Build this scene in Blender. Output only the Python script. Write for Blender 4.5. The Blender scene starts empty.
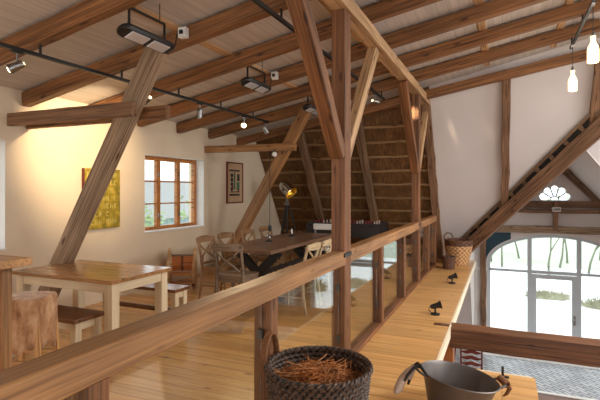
import bpy, bmesh, math, random
from mathutils import Vector, Matrix, Euler
random.seed(7)
C = bpy.context.scene.collection
V = Vector
PI = math.pi
R = math.radians
SC = bpy.context.scene

# ------------------------------------------------------------------ materials
def lin(c):
    return tuple((x/12.92 if x <= 0.04045 else ((x+0.055)/1.055)**2.4) for x in [v/255 for v in c]) + (1,)

def newmat(name):
    m = bpy.data.materials.new(name)
    m.use_nodes = True
    nt = m.node_tree
    b = nt.nodes['Principled BSDF']
    return m, nt, b

def node(nt, t, **kw):
    n = nt.nodes.new(t)
    for k, v in kw.items():
        if k.startswith('i_'):
            n.inputs[k[2:].replace('_', ' ')].default_value = v
        else:
            setattr(n, k, v)
    return n

def ramp(nt, stops):
    n = nt.nodes.new('ShaderNodeValToRGB')
    el = n.color_ramp.elements
    while len(el) < len(stops):
        el.new(0.5)
    for e, (p, c) in zip(el, stops):
        e.position = p
        e.color = c
    return n

def coords(nt, scale, rand=True):
    tc = node(nt, 'ShaderNodeTexCoord')
    mp = node(nt, 'ShaderNodeMapping')
    mp.inputs['Scale'].default_value = scale
    if rand:
        oi = node(nt, 'ShaderNodeObjectInfo')
        ml = node(nt, 'ShaderNodeMath', operation='MULTIPLY')
        ml.inputs[1].default_value = 37.0
        nt.links.new(oi.outputs['Random'], ml.inputs[0])
        ad = node(nt, 'ShaderNodeVectorMath', operation='ADD')
        nt.links.new(tc.outputs['Object'], ad.inputs[0])
        nt.links.new(ml.outputs[0], ad.inputs[1])
        nt.links.new(ad.outputs[0], mp.inputs['Vector'])
    else:
        nt.links.new(tc.outputs['Object'], mp.inputs['Vector'])
    return tc, mp

def plain(name, col, rough=0.5, metal=0.0, var=0.08, scale=20, bump=0.0, spec=0.5):
    m, nt, b = newmat(name)
    tc, mp = coords(nt, (scale,)*3, False)
    no = node(nt, 'ShaderNodeTexNoise', i_Scale=1.0, i_Detail=4.0)
    nt.links.new(mp.outputs[0], no.inputs['Vector'])
    c = lin(col)
    lo = tuple(x*(1-var) for x in c[:3]) + (1,)
    hi = tuple(min(1, x*(1+var)) for x in c[:3]) + (1,)
    rp = ramp(nt, [(0.3, lo), (0.7, hi)])
    nt.links.new(no.outputs['Fac'], rp.inputs[0])
    nt.links.new(rp.outputs[0], b.inputs['Base Color'])
    b.inputs['Roughness'].default_value = rough
    b.inputs['Metallic'].default_value = metal
    b.inputs['Specular IOR Level'].default_value = spec
    if bump:
        bp = node(nt, 'ShaderNodeBump', i_Strength=bump, i_Distance=0.01)
        nt.links.new(no.outputs['Fac'], bp.inputs['Height'])
        nt.links.new(bp.outputs[0], b.inputs['Normal'])
    return m

def wood(name, dark, light, rough=0.65, grain=(1.1, 48, 48), bump=0.25, knots=True, tint=0.18):
    """timber, grain along the local X axis"""
    m, nt, b = newmat(name)
    tc, mp = coords(nt, grain)
    n1 = node(nt, 'ShaderNodeTexNoise', i_Scale=1.0, i_Detail=6.0, i_Roughness=0.62, i_Distortion=0.6)
    nt.links.new(mp.outputs[0], n1.inputs['Vector'])
    d, l = lin(dark), lin(light)
    mid = tuple((a+b_)/2 for a, b_ in zip(d, l))
    rp = ramp(nt, [(0.32, d), (0.5, mid), (0.68, l)])
    nt.links.new(n1.outputs['Fac'], rp.inputs[0])
    out = rp.outputs[0]
    # broad tone changes
    mp2 = node(nt, 'ShaderNodeMapping')
    mp2.inputs['Scale'].default_value = (0.9, 3, 3)
    nt.links.new(mp.inputs['Vector'].links[0].from_socket, mp2.inputs['Vector'])
    n2 = node(nt, 'ShaderNodeTexNoise', i_Scale=1.0, i_Detail=2.0)
    nt.links.new(mp2.outputs[0], n2.inputs['Vector'])
    r2 = ramp(nt, [(0.3, (1-tint*1.6,)*3+(1,)), (0.7, (1+tint*0.6,)*3+(1,))])
    nt.links.new(n2.outputs['Fac'], r2.inputs[0])
    mx = node(nt, 'ShaderNodeMix', data_type='RGBA', blend_type='MULTIPLY')
    mx.inputs[0].default_value = 1.0
    nt.links.new(out, mx.inputs[6]); nt.links.new(r2.outputs[0], mx.inputs[7])
    out = mx.outputs[2]
    if knots:
        mp3 = node(nt, 'ShaderNodeMapping')
        mp3.inputs['Scale'].default_value = (2.8, 9, 9)
        nt.links.new(mp.inputs['Vector'].links[0].from_socket, mp3.inputs['Vector'])
        vo = node(nt, 'ShaderNodeTexVoronoi', i_Scale=1.0)
        nt.links.new(mp3.outputs[0], vo.inputs['Vector'])
        r3 = ramp(nt, [(0.08, (0.3, 0.22, 0.17, 1)), (0.19, (1, 1, 1, 1))])
        nt.links.new(vo.outputs['Distance'], r3.inputs[0])
        mk = node(nt, 'ShaderNodeMix', data_type='RGBA', blend_type='MULTIPLY')
        mk.inputs[0].default_value = 1.0
        nt.links.new(out, mk.inputs[6]); nt.links.new(r3.outputs[0], mk.inputs[7])
        out = mk.outputs[2]
    if bump > 0.12:      # drying cracks and darker streaks
        mp4 = node(nt, 'ShaderNodeMapping')
        mp4.inputs['Scale'].default_value = (0.9, 42, 42)
        nt.links.new(mp.inputs['Vector'].links[0].from_socket, mp4.inputs['Vector'])
        n4 = node(nt, 'ShaderNodeTexNoise', i_Scale=1.0, i_Detail=3.0, i_Roughness=0.5, i_Distortion=0.3)
        nt.links.new(mp4.outputs[0], n4.inputs['Vector'])
        r4 = ramp(nt, [(0.33, (0.34, 0.28, 0.24, 1)), (0.41, (1, 1, 1, 1))])
        nt.links.new(n4.outputs['Fac'], r4.inputs[0])
        m4 = node(nt, 'ShaderNodeMix', data_type='RGBA', blend_type='MULTIPLY')
        m4.inputs[0].default_value = 1.0
        nt.links.new(out, m4.inputs[6]); nt.links.new(r4.outputs[0], m4.inputs[7])
        out = m4.outputs[2]
    nt.links.new(out, b.inputs['Base Color'])
    b.inputs['Roughness'].default_value = rough
    bp = node(nt, 'ShaderNodeBump', i_Strength=bump, i_Distance=0.01)
    nt.links.new(n1.outputs['Fac'], bp.inputs['Height'])
    nt.links.new(bp.outputs[0], b.inputs['Normal'])
    return m

def planks(name, dark, light, width, length, rough, axis='X', gap=(0.35, 0.25, 0.18), bump=0.3, var=0.35, gapw=0.02, knots=True):
    """boards laid along the world axis given (object coords; objects at the origin)"""
    m, nt, b = newmat(name)
    tc, mp = coords(nt, (1, 1, 1), False)
    if axis == 'Y':
        mp.inputs['Rotation'].default_value = (0, 0, PI/2)
    br = node(nt, 'ShaderNodeTexBrick')
    br.offset = 0.37
    br.inputs['Scale'].default_value = 1.0
    br.inputs['Mortar Size'].default_value = gapw*width
    br.inputs['Mortar Smooth'].default_value = 0.1
    br.inputs['Brick Width'].default_value = length
    br.inputs['Row Height'].default_value = width
    br.inputs['Color1'].default_value = (1, 1, 1, 1)
    br.inputs['Color2'].default_value = (1-var,)*3 + (1,)
    br.inputs['Mortar'].default_value = gap + (1,)
    nt.links.new(mp.outputs[0], br.inputs['Vector'])
    # grain, shifted per board
    mg = node(nt, 'ShaderNodeMapping')
    mg.inputs['Scale'].default_value = (1.2, 22, 22)
    nt.links.new(mp.outputs[0], mg.inputs['Vector'])
    ad = node(nt, 'ShaderNodeVectorMath', operation='MULTIPLY_ADD')
    nt.links.new(br.outputs['Color'], ad.inputs[0])
    ad.inputs[1].default_value = (31, 17, 11)
    nt.links.new(mg.outputs[0], ad.inputs[2])
    n1 = node(nt, 'ShaderNodeTexNoise', i_Scale=1.0, i_Detail=5.0, i_Distortion=0.5)
    nt.links.new(ad.outputs[0], n1.inputs['Vector'])
    rp = ramp(nt, [(0.3, lin(dark)), (0.7, lin(light))])
    nt.links.new(n1.outputs['Fac'], rp.inputs[0])
    mx = node(nt, 'ShaderNodeMix', data_type='RGBA', blend_type='MULTIPLY')
    mx.inputs[0].default_value = 1.0
    nt.links.new(rp.outputs[0], mx.inputs[6]); nt.links.new(br.outputs['Color'], mx.inputs[7])
    out = mx.outputs[2]
    if knots:
        mk_ = node(nt, 'ShaderNodeMapping')
        mk_.inputs['Scale'].default_value = (2.6, 6, 6)
        nt.links.new(mp.outputs[0], mk_.inputs['Vector'])
        vo = node(nt, 'ShaderNodeTexVoronoi', i_Scale=1.0)
        nt.links.new(mk_.outputs[0], vo.inputs['Vector'])
        r3 = ramp(nt, [(0.05, (0.42, 0.3, 0.22, 1)), (0.15, (1, 1, 1, 1))])
        nt.links.new(vo.outputs['Distance'], r3.inputs[0])
        m2 = node(nt, 'ShaderNodeMix', data_type='RGBA', blend_type='MULTIPLY')
        m2.inputs[0].default_value = 1.0
        nt.links.new(out, m2.inputs[6]); nt.links.new(r3.outputs[0], m2.inputs[7])
        out = m2.outputs[2]
    nt.links.new(out, b.inputs['Base Color'])
    b.inputs['Roughness'].default_value = rough
    bp = node(nt, 'ShaderNodeBump', i_Strength=bump, i_Distance=0.004)
    nt.links.new(br.outputs['Fac'], bp.inputs['Height'])
    bp.invert = True
    nt.links.new(bp.outputs[0], b.inputs['Normal'])
    return m

def glass(name, tint=(0.97, 0.99, 0.98), gain=1.6):
    m = bpy.data.materials.new(name)
    m.use_nodes = True
    nt = m.node_tree
    nt.nodes.clear()
    o = node(nt, 'ShaderNodeOutputMaterial')
    t = node(nt, 'ShaderNodeBsdfTransparent'); t.inputs[0].default_value = tint + (1,)
    g = node(nt, 'ShaderNodeBsdfGlossy'); g.inputs['Roughness'].default_value = 0.0
    lw = node(nt, 'ShaderNodeLayerWeight'); lw.inputs['Blend'].default_value = 0.5
    p = node(nt, 'ShaderNodeMath', operation='POWER'); p.inputs[1].default_value = 5.0
    nt.links.new(lw.outputs['Facing'], p.inputs[0])
    ma = node(nt, 'ShaderNodeMath', operation='MULTIPLY_ADD')
    ma.inputs[1].default_value = 0.94; ma.inputs[2].default_value = 0.04*gain
    ma.use_clamp = True
    nt.links.new(p.outputs[0], ma.inputs[0])
    mx = node(nt, 'ShaderNodeMixShader')
    nt.links.new(ma.outputs[0], mx.inputs[0])
    nt.links.new(t.outputs[0], mx.inputs[1]); nt.links.new(g.outputs[0], mx.inputs[2])
    nt.links.new(mx.outputs[0], o.inputs[0])
    return m

def emit(name, col, strength):
    m, nt, b = newmat(name)
    b.inputs['Base Color'].default_value = lin(col)
    b.inputs['Emission Color'].default_value = lin(col)
    b.inputs['Emission Strength'].default_value = strength
    return m

M = {}
M['rafter'] = wood('rafter timber', (84, 52, 27), (172, 118, 70), 0.6)
M['old'] = wood('old weathered timber', (84, 64, 48), (150, 120, 92), 0.8, bump=0.5)
M['battenold'] = wood('thatch batten', (134, 100, 66), (184, 144, 100), 0.8)
M['thatchwood'] = wood('thatch rafter timber', (98, 72, 52), (158, 122, 90), 0.8, bump=0.5)
M['pale_old'] = wood('pale weathered timber', (112, 88, 68), (190, 162, 132), 0.8, bump=0.5)
M['post'] = wood('post timber', (78, 48, 27), (150, 98, 57), 0.6)
M['rail'] = wood('sawn rail timber', (118, 78, 44), (188, 138, 88), 0.5, bump=0.12, tint=0.26)
M['purlin'] = wood('planed pale timber', (158, 120, 82), (216, 178, 134), 0.6)
M['batten'] = wood('pale batten', (190, 150, 108), (226, 190, 148), 0.6, knots=False)
M['edge'] = plain('cream edge', (238, 226, 198), 0.6, var=0.04)
M['tie'] = wood('varnished beam', (90, 54, 32), (142, 92, 56), 0.5)
M['gable'] = wood('gable timber', (96, 70, 52), (164, 124, 92), 0.8, bump=0.5)
M['floor'] = planks('pine floor boards', (206, 150, 88), (240, 192, 126), 0.15, 3.6, 0.28, 'X', var=0.22)
M['ceiling'] = planks('whitewashed ceiling boards', (196, 188, 180), (216, 208, 200), 0.11, 5.0, 0.65, 'Y', gap=(0.62, 0.6, 0.58), var=0.08, knots=False)
M['wall'] = plain('cream plaster', (226, 208, 182), 0.85, var=0.03, scale=3, bump=0.05)
M['white_wall'] = plain('white plaster', (226, 220, 216), 0.85, var=0.03, scale=3, bump=0.05)
M['hip'] = plain('white boarding', (220, 215, 215), 0.75, var=0.02, scale=2)
M['white'] = plain('white paint', (236, 236, 234), 0.5, var=0.02)
M['greyframe'] = plain('grey blue window paint', (196, 204, 210), 0.45, var=0.03)
M['teal'] = plain('dark teal paint', (24, 62, 78), 0.6)
M['pine'] = wood('orange pine frame', (176, 104, 48), (212, 142, 76), 0.45, knots=False)
M['black'] = plain('black metal', (24, 23, 23), 0.45, var=0.1)
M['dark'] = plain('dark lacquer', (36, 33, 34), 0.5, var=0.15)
M['chrome'] = plain('chrome', (205, 205, 205), 0.12, 1.0, var=0.02)
M['steel'] = plain('brushed steel', (150, 150, 150), 0.35, 1.0, var=0.05)
M['clip'] = plain('dull glass clip', (96, 90, 84), 0.5, 0.8, var=0.05)
M['gold'] = plain('gold reflector', (235, 180, 60), 0.3, 1.0, var=0.02)
M['cream'] = wood('cream painted wood', (200, 182, 150), (222, 206, 176), 0.5, knots=False, bump=0.05, tint=0.05)
M['top'] = wood('brown table top', (140, 96, 58), (190, 142, 94), 0.22, grain=(1.2, 18, 18), bump=0.08)
M['darktop'] = wood('dark bench board', (88, 54, 34), (132, 86, 56), 0.25, grain=(1.2, 18, 18), bump=0.08)
M['dining'] = wood('dark oak top', (96, 70, 54), (142, 110, 88), 0.35, grain=(1.2, 18, 18), bump=0.1)
M['chair'] = wood('grey brown chair wood', (108, 92, 76), (146, 126, 106), 0.55, knots=False)
M['chair_warm'] = wood('honey chair wood', (136, 100, 64), (176, 136, 94), 0.5, knots=False)
M['chair_pale'] = wood('pale chair wood', (176, 152, 116), (214, 192, 156), 0.55, knots=False)
M['lightwood'] = wood('light stool wood', (186, 132, 78), (222, 174, 116), 0.5, knots=False)
M['orange'] = wood('orange brown board', (184, 98, 40), (216, 138, 70), 0.4, knots=False)
M['redbrown'] = wood('red brown varnish', (92, 34, 22), (134, 58, 38), 0.35, knots=False)
def wicker_mat(name, dark, light, N, Mz):
    m, nt, b = newmat(name)
    tc = node(nt, 'ShaderNodeTexCoord')
    sp = node(nt, 'ShaderNodeSeparateXYZ'); nt.links.new(tc.outputs['Object'], sp.inputs[0])
    at = node(nt, 'ShaderNodeMath', operation='ARCTAN2'); nt.links.new(sp.outputs[1], at.inputs[0]); nt.links.new(sp.outputs[0], at.inputs[1])
    def wave(src, k):
        m1 = node(nt, 'ShaderNodeMath', operation='MULTIPLY'); m1.inputs[1].default_value = k; nt.links.new(src, m1.inputs[0])
        m2 = node(nt, 'ShaderNodeMath', operation='SINE'); nt.links.new(m1.outputs[0], m2.inputs[0]); return m2.outputs[0]
    mm = node(nt, 'ShaderNodeMath', operation='MULTIPLY'); nt.links.new(wave(at.outputs[0], N), mm.inputs[0]); nt.links.new(wave(sp.outputs[2], Mz), mm.inputs[1])
    no = node(nt, 'ShaderNodeTexNoise', i_Scale=30.0, i_Detail=2.0); nt.links.new(tc.outputs['Object'], no.inputs['Vector'])
    ma = node(nt, 'ShaderNodeMath', operation='MULTIPLY_ADD'); ma.inputs[1].default_value = 0.32; nt.links.new(mm.outputs[0], ma.inputs[0]); nt.links.new(no.outputs['Fac'], ma.inputs[2])
    rp = ramp(nt, [(0.25, lin(dark)), (0.7, lin(light))]); nt.links.new(ma.outputs[0], rp.inputs[0])
    nt.links.new(rp.outputs[0], b.inputs['Base Color']); b.inputs['Roughness'].default_value = 0.55
    bp = node(nt, 'ShaderNodeBump', i_Strength=0.6, i_Distance=0.006); nt.links.new(ma.outputs[0], bp.inputs['Height']); nt.links.new(bp.outputs[0], b.inputs['Normal'])
    return m
M['wicker'] = wicker_mat('dark wicker', (30, 22, 18), (92, 70, 56), 44, 140)
M['wicker_tan'] = wicker_mat('tan wicker', (138, 92, 54), (222, 182, 132), 17, 75)
M['wicker_brown'] = wicker_mat('brown wicker', (52, 32, 22), (116, 76, 52), 12, 90)
M['straw'] = plain('straw', (176, 114, 60), 0.7, var=0.5, scale=9)
M['iron'] = plain('grey enamelled iron', (96, 90, 88), 0.42, 0.35, var=0.08, scale=8)
M['leather'] = plain('black leather', (36, 28, 26), 0.5, var=0.2)
M['cloth'] = plain('pale pink cloth', (206, 184, 170), 0.9, var=0.1, scale=40, bump=0.3)
M['rope'] = plain('brown rope', (122, 78, 44), 0.8, var=0.3, scale=80, bump=0.5)
M['glass'] = glass('clear glass', gain=2.2)
M['winglass'] = glass('window glass', gain=1.0)
M['bulb'] = emit('lit bulb', (255, 226, 170), 14)
M['lamp_reflector'] = plain('pale heater reflector', (235, 236, 240), 0.38, 0.6, var=0.02)
M['softbulb'] = emit('lamp bulb', (255, 214, 140), 2.5)
M['reflector'] = plain('silver reflector', (225, 225, 230), 0.15, 1.0, var=0.02)
M['bottle'] = emit('glowing bottle glass', (255, 226, 172), 2.2)
M['gravel'] = plain('pale brick paving', (196, 196, 198), 0.8, var=0.08, scale=4)

def thatch_mat():
    m, nt, b = newmat('thatch')
    tc, mp = coords(nt, (85, 7, 7), False)
    n1 = node(nt, 'ShaderNodeTexNoise', i_Scale=1.0, i_Detail=8.0, i_Roughness=0.7, i_Distortion=0.5)
    nt.links.new(mp.outputs[0], n1.inputs['Vector'])
    rp = ramp(nt, [(0.25, lin((52, 34, 18))), (0.5, lin((114, 78, 44))), (0.75, lin((164, 118, 68)))])
    nt.links.new(n1.outputs['Fac'], rp.inputs[0])
    nt.links.new(rp.outputs[0], b.inputs['Base Color'])
    b.inputs['Roughness'].default_value = 0.9
    bp = node(nt, 'ShaderNodeBump', i_Strength=1.0, i_Distance=0.05)
    nt.links.new(n1.outputs['Fac'], bp.inputs['Height'])
    nt.links.new(bp.outputs[0], b.inputs['Normal'])
    return m
M['thatch'] = thatch_mat()
M['reed'] = plain('reed straw', (128, 90, 50), 0.85, var=0.5, scale=6)

def hide_mat():
    m, nt, b = newmat('cow hide')
    tc, mp = coords(nt, (9, 9, 4), False)
    n1 = node(nt, 'ShaderNodeTexNoise', i_Scale=1.0, i_Detail=6.0, i_Roughness=0.7, i_Distortion=0.1)
    nt.links.new(mp.outputs[0], n1.inputs['Vector'])
    rp = ramp(nt, [(0.36, lin((140, 92, 56))), (0.5, lin((184, 138, 98))), (0.66, lin((212, 178, 142)))])
    nt.links.new(n1.outputs['Fac'], rp.inputs[0])
    nt.links.new(rp.outputs[0], b.inputs['Base Color'])
    b.inputs['Roughness'].default_value = 0.8
    b.inputs['Sheen Weight'].default_value = 0.3
    mp2 = node(nt, 'ShaderNodeMapping'); mp2.inputs['Scale'].default_value = (160, 160, 30)
    nt.links.new(tc.outputs['Object'], mp2.inputs['Vector'])
    n2 = node(nt, 'ShaderNodeTexNoise', i_Scale=1.0, i_Detail=2.0)
    nt.links.new(mp2.outputs[0], n2.inputs['Vector'])
    bp = node(nt, 'ShaderNodeBump', i_Strength=0.4, i_Distance=0.006)
    nt.links.new(n2.outputs['Fac'], bp.inputs['Height'])
    nt.links.new(bp.outputs[0], b.inputs['Normal'])
    return m
M['hide'] = hide_mat()

def mottled(name, cols, scale, rough=0.8, stretch=(1, 1, 1)):
    m, nt, b = newmat(name)
    tc, mp = coords(nt, tuple(scale*s for s in stretch), False)
    n1 = node(nt, 'ShaderNodeTexNoise', i_Scale=1.0, i_Detail=5.0, i_Roughness=0.65)
    nt.links.new(mp.outputs[0], n1.inputs['Vector'])
    k = len(cols)
    rp = ramp(nt, [(0.3 + 0.4*i/(k-1), lin(c)) for i, c in enumerate(cols)])
    nt.links.new(n1.outputs['Fac'], rp.inputs[0])
    nt.links.new(rp.outputs[0], b.inputs['Base Color'])
    b.inputs['Roughness'].default_value = rough
    return m
M['canvas'] = mottled('green gold canvas', [(92, 84, 22), (150, 130, 34), (206, 176, 60)], 9)
M['letter'] = mottled('pale gold paint', [(150, 138, 52), (226, 206, 118)], 14)
M['paper'] = plain('beige picture paper', (190, 158, 124), 0.7)
M['redframe'] = plain('red brown frame', (112, 44, 28), 0.5)
M['ink'] = plain('dark picture ink', (44, 44, 44), 0.7)
M['greenink'] = plain('green picture ink', (70, 112, 84), 0.7)
M['redink'] = plain('red picture ink', (140, 52, 52), 0.7)
M['lawn'] = mottled('pale lawn', [(166, 178, 154), (182, 190, 170), (192, 196, 184)], 0.25)
M['yard'] = mottled('pale wet yard', [(226, 228, 226), (244, 246, 246)], 0.3, 0.35)
M['bark'] = mottled('pale bark', [(92, 96, 78), (136, 140, 118)], 3)
M['shedgrey'] = plain('pale grey render', (150, 164, 170), 0.8)
M['shedroof'] = plain('grey roof tiles', (150, 150, 148), 0.8)
M['leaf'] = mottled('young leaves', [(132, 152, 108), (176, 192, 146)], 2)
M['bushm'] = mottled('dry bank growth', [(150, 146, 120), (182, 180, 154)], 1.5)

def herring():
    m, nt, b = newmat('herringbone clinker')
    tc, mp = coords(nt, (1, 1, 1), False)
    mp.inputs['Rotation'].default_value = (0, 0, R(45))
    br = node(nt, 'ShaderNodeTexBrick')
    br.offset = 0.5; br.offset_frequency = 2
    br.inputs['Scale'].default_value = 1.0
    br.inputs['Brick Width'].default_value = 0.26
    br.inputs['Row Height'].default_value = 0.1
    br.inputs['Mortar Size'].default_value = 0.012
    br.inputs['Color1'].default_value = lin((206, 208, 212))
    br.inputs['Color2'].default_value = lin((168, 172, 178))
    br.inputs['Mortar'].default_value = lin((104, 106, 112))
    nt.links.new(mp.outputs[0], br.inputs['Vector'])
    nt.links.new(br.outputs['Color'], b.inputs['Base Color'])
    b.inputs['Roughness'].default_value = 0.5
    return m
M['herring'] = herring()

# ------------------------------------------------------------------ mesh helpers
class MB:
    def __init__(s):
        s.bm = bmesh.new()
    def box(s, c, size, rot=None, bevel=0.0):
        c = V(c); hx, hy, hz = [d/2 for d in size]
        r = rot.to_matrix() if isinstance(rot, Euler) else (rot or Matrix.Identity(3))
        vs = [s.bm.verts.new(c + r @ V((x, y, z))) for x in (-hx, hx) for y in (-hy, hy) for z in (-hz, hz)]
        fs = [(0, 1, 3, 2), (4, 6, 7, 5), (0, 4, 5, 1), (2, 3, 7, 6), (0, 2, 6, 4), (1, 5, 7, 3)]
        nf = [s.bm.faces.new([vs[i] for i in f]) for f in fs]
        if bevel:
            es = list({e for f in nf for e in f.edges})
            bmesh.ops.bevel(s.bm, geom=es, offset=bevel, segments=2, affect='EDGES', profile=0.5)
        return s
    def bar(s, p0, p1, w, h, up=(0, 0, 1), bevel=0.0):
        p0, p1 = V(p0), V(p1)
        x = (p1-p0); L = x.length; x.normalize()
        up = V(up)
        if abs(x.dot(up)) > 0.98:
            up = V((0, 1, 0)) if abs(x.y) < 0.9 else V((1, 0, 0))
        y = up.cross(x).normalized(); z = x.cross(y)
        r = Matrix((x, y, z)).transposed()
        return s.box((p0+p1)/2, (L, w, h), r, bevel)
    def tube(s, pts, r, seg=8, cap=True, closed=False):
        pts = [V(p) for p in pts]; n = len(pts); rings = []
        rr = r if isinstance(r, (list, tuple)) else [r]*n
        prev = None
        for i in range(n):
            if closed:
                d = pts[(i+1) % n] - pts[i-1]
            else:
                d = pts[min(i+1, n-1)] - pts[max(i-1, 0)]
            d.normalize()
            if prev is None:
                a = V((0, 0, 1)) if abs(d.z) < 0.9 else V((1, 0, 0))
                u = d.cross(a).normalized()
            else:
                u = (prev - d*prev.dot(d)).normalized()
            prev = u
            w = d.cross(u)
            rings.append([s.bm.verts.new(pts[i] + rr[i]*(math.cos(2*PI*k/seg)*u + math.sin(2*PI*k/seg)*w)) for k in range(seg)])
        m = n if closed else n-1
        for i in range(m):
            a, b = rings[i], rings[(i+1) % n]
            for k in range(seg):
                s.bm.faces.new((a[k], a[(k+1) % seg], b[(k+1) % seg], b[k]))
        if cap and not closed:
            s.bm.faces.new(rings[0][::-1]); s.bm.faces.new(rings[-1])
        return s
    def lathe(s, prof, seg=24, mat=None, cap=True):
        mat = mat or Matrix.Identity(4)
        rings = []
        for r, z in prof:
            rings.append([s.bm.verts.new(mat @ V((r*math.cos(2*PI*k/seg), r*math.sin(2*PI*k/seg), z))) for k in range(seg)])
        for a, b in zip(rings, rings[1:]):
            for k in range(seg):
                s.bm.faces.new((a[k], a[(k+1) % seg], b[(k+1) % seg], b[k]))
        if cap:
            if prof[0][0] > 1e-4: s.bm.faces.new(rings[0][::-1])
            if prof[-1][0] > 1e-4: s.bm.faces.new(rings[-1])
        return s
    def poly(s, outer, holes, mapf, thick):
        """polygon with holes in (a, b), extruded by vector thick"""
        es = []
        for loop in [outer] + holes:
            vs = [s.bm.verts.new(mapf(a, b)) for a, b in loop]
            es += [s.bm.edges.new((vs[i], vs[(i+1) % len(vs)])) for i in range(len(vs))]
        r = bmesh.ops.triangle_fill(s.bm, use_beauty=True, use_dissolve=False, edges=es)
        fs = [g for g in r['geom'] if isinstance(g, bmesh.types.BMFace)]
        e = bmesh.ops.extrude_face_region(s.bm, geom=fs)
        nv = [g for g in e['geom'] if isinstance(g, bmesh.types.BMVert)]
        bmesh.ops.translate(s.bm, verts=nv, vec=V(thick))
        return s
    def quad(s, a, b, c, d):
        s.bm.faces.new([s.bm.verts.new(V(p)) for p in (a, b, c, d)])
        return s
    def build(s, name, mat, parent=None, smooth=False, solid=0.0, recalc=True):
        if recalc:
            bmesh.ops.recalc_face_normals(s.bm, faces=s.bm.faces)
        me = bpy.data.meshes.new(name)
        s.bm.to_mesh(me); s.bm.free()
        me.materials.append(M[mat] if isinstance(mat, str) else mat)
        if smooth:
            me.shade_smooth()
            try: me.set_sharp_from_angle(angle=R(40))
            except Exception: pass
        o = bpy.data.objects.new(name, me); C.objects.link(o)
        if parent: o.parent = parent
        if solid:
            md = o.modifiers.new('solid', 'SOLIDIFY'); md.thickness = solid; md.offset = 0
        return o

def tag(o, label=None, cat=None, group=None, kind=None):
    if label: o['label'] = label
    if cat: o['category'] = cat
    if group: o['group'] = group
    if kind: o['kind'] = kind
    return o

def thing(name, label, cat, loc=(0, 0, 0), rz=0, group=None):
    o = bpy.data.objects.new(name, None); C.objects.link(o)
    o.empty_display_size = 0.1
    o.location = loc; o.rotation_euler = (0, 0, rz)
    return tag(o, label, cat, group)

def struct(o, label=None):
    o['kind'] = 'structure'
    if label: o['label'] = label
    return o

def dup(root, loc, rz, label, group=None):
    r = root.copy(); C.objects.link(r); r.location = loc; r.rotation_euler = (0, 0, rz)
    r['label'] = label
    if group: r['group'] = group
    for ch in list(root.children):
        c = ch.copy(); C.objects.link(c); c.parent = r
        for g in list(ch.children):
            d = g.copy(); C.objects.link(d); d.parent = c
    return r

def timber_obj(name, p0, p1, w, h, mat, up=(0, 0, 1), parent=None, jit=0.0025, step=0.35, ch=0.006, seed=None):
    """a squared timber: grain along local X, chamfered arrises, slightly uneven"""
    rnd = random.Random(seed if seed is not None else hash((round(p0[0], 3), round(p0[1], 3), round(p1[2], 3), round(w, 3))))
    p0, p1 = V(p0), V(p1)
    x = p1-p0; L = x.length; x.normalize()
    up = V(up)
    if abs(x.dot(up)) > 0.98:
        up = V((0, 1, 0))
    y = up.cross(x).normalized(); z = x.cross(y)
    mw = Matrix((x, y, z)).transposed().to_4x4(); mw.translation = p0
    bm = bmesh.new()
    n = max(2, int(L/step)+1)
    a, b = w/2, h/2
    sec = [(-a+ch, -b), (a-ch, -b), (a, -b+ch), (a, b-ch), (a-ch, b), (-a+ch, b), (-a, b-ch), (-a, -b+ch)]
    rings = []
    for i in range(n+1):
        t = L*i/n
        ox, oz = rnd.uniform(-jit, jit), rnd.uniform(-jit, jit)
        rings.append([bm.verts.new((t, u+ox+rnd.uniform(-jit, jit)*0.4, v+oz+rnd.uniform(-jit, jit)*0.4)) for u, v in sec])
    for r0, r1 in zip(rings, rings[1:]):
        for k in range(8):
            bm.faces.new((r0[k], r0[(k+1) % 8], r1[(k+1) % 8], r1[k]))
    bm.faces.new(rings[0][::-1]); bm.faces.new(rings[-1])
    bmesh.ops.recalc_face_normals(bm, faces=bm.faces)
    me = bpy.data.meshes.new(name); bm.to_mesh(me); bm.free()
    me.materials.append(M[mat])
    o = bpy.data.objects.new(name, me); C.objects.link(o)
    if parent:
        o.parent = parent
    o.matrix_local = mw
    return o

def timber(name, p0, p1, w, h, mat, label, cat, group=None, up=(0, 0, 1), **k):
    return tag(timber_obj(name, p0, p1, w, h, mat, up, **k), label, cat, group)

# ------------------------------------------------------------------ camera
F = 465.0
cam = bpy.data.objects.new('camera', bpy.data.cameras.new('camera'))
C.objects.link(cam)
cam.location = (0, 0, 1.55)
cam.rotation_euler = (PI/2, 0, math.atan(202/F))
cam.data.sensor_width = 36
cam.data.lens = F/600*36
cam.data.shift_y = -10/600
cam.data.clip_start = 0.05
cam.data.clip_end = 300
SC.camera = cam

# ------------------------------------------------------------------ setting
XL, XR, YB, YG = -5.1, 7.6, -3.0, 13.24
GZ = -2.75
def rb(x):                      # underside of the rafters
    return 3.4875 + 0.19*x if x <= 1.22 else 3.4875 + 0.19*(2.44-x)
def hipY(z): return 10.95 - 0.65*z
CO = 0.20                       # rafter depth and batten

# mezzanine floor with its platform
mb = MB()
mb.poly([(XL, YB), (0.25, YB), (0.25, 4.28), (-0.55, 4.28), (-0.55, 10.9), (XL, 10.9)], [], lambda a, b: V((a, b, 0)), (0, 0, -0.11))
struct(mb.build('floor', 'floor'), 'honey pine board floor of the loft and its gallery ledge')
mb = MB(); mb.box((-0.539, 7.59, -0.052), (0.022, 6.6, 0.11)); mb.box((-0.15, 4.29, -0.055), (0.758, 0.02, 0.11))
struct(mb.build('trim_1', 'edge'), 'cream edge board of the gallery ledge')
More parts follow.
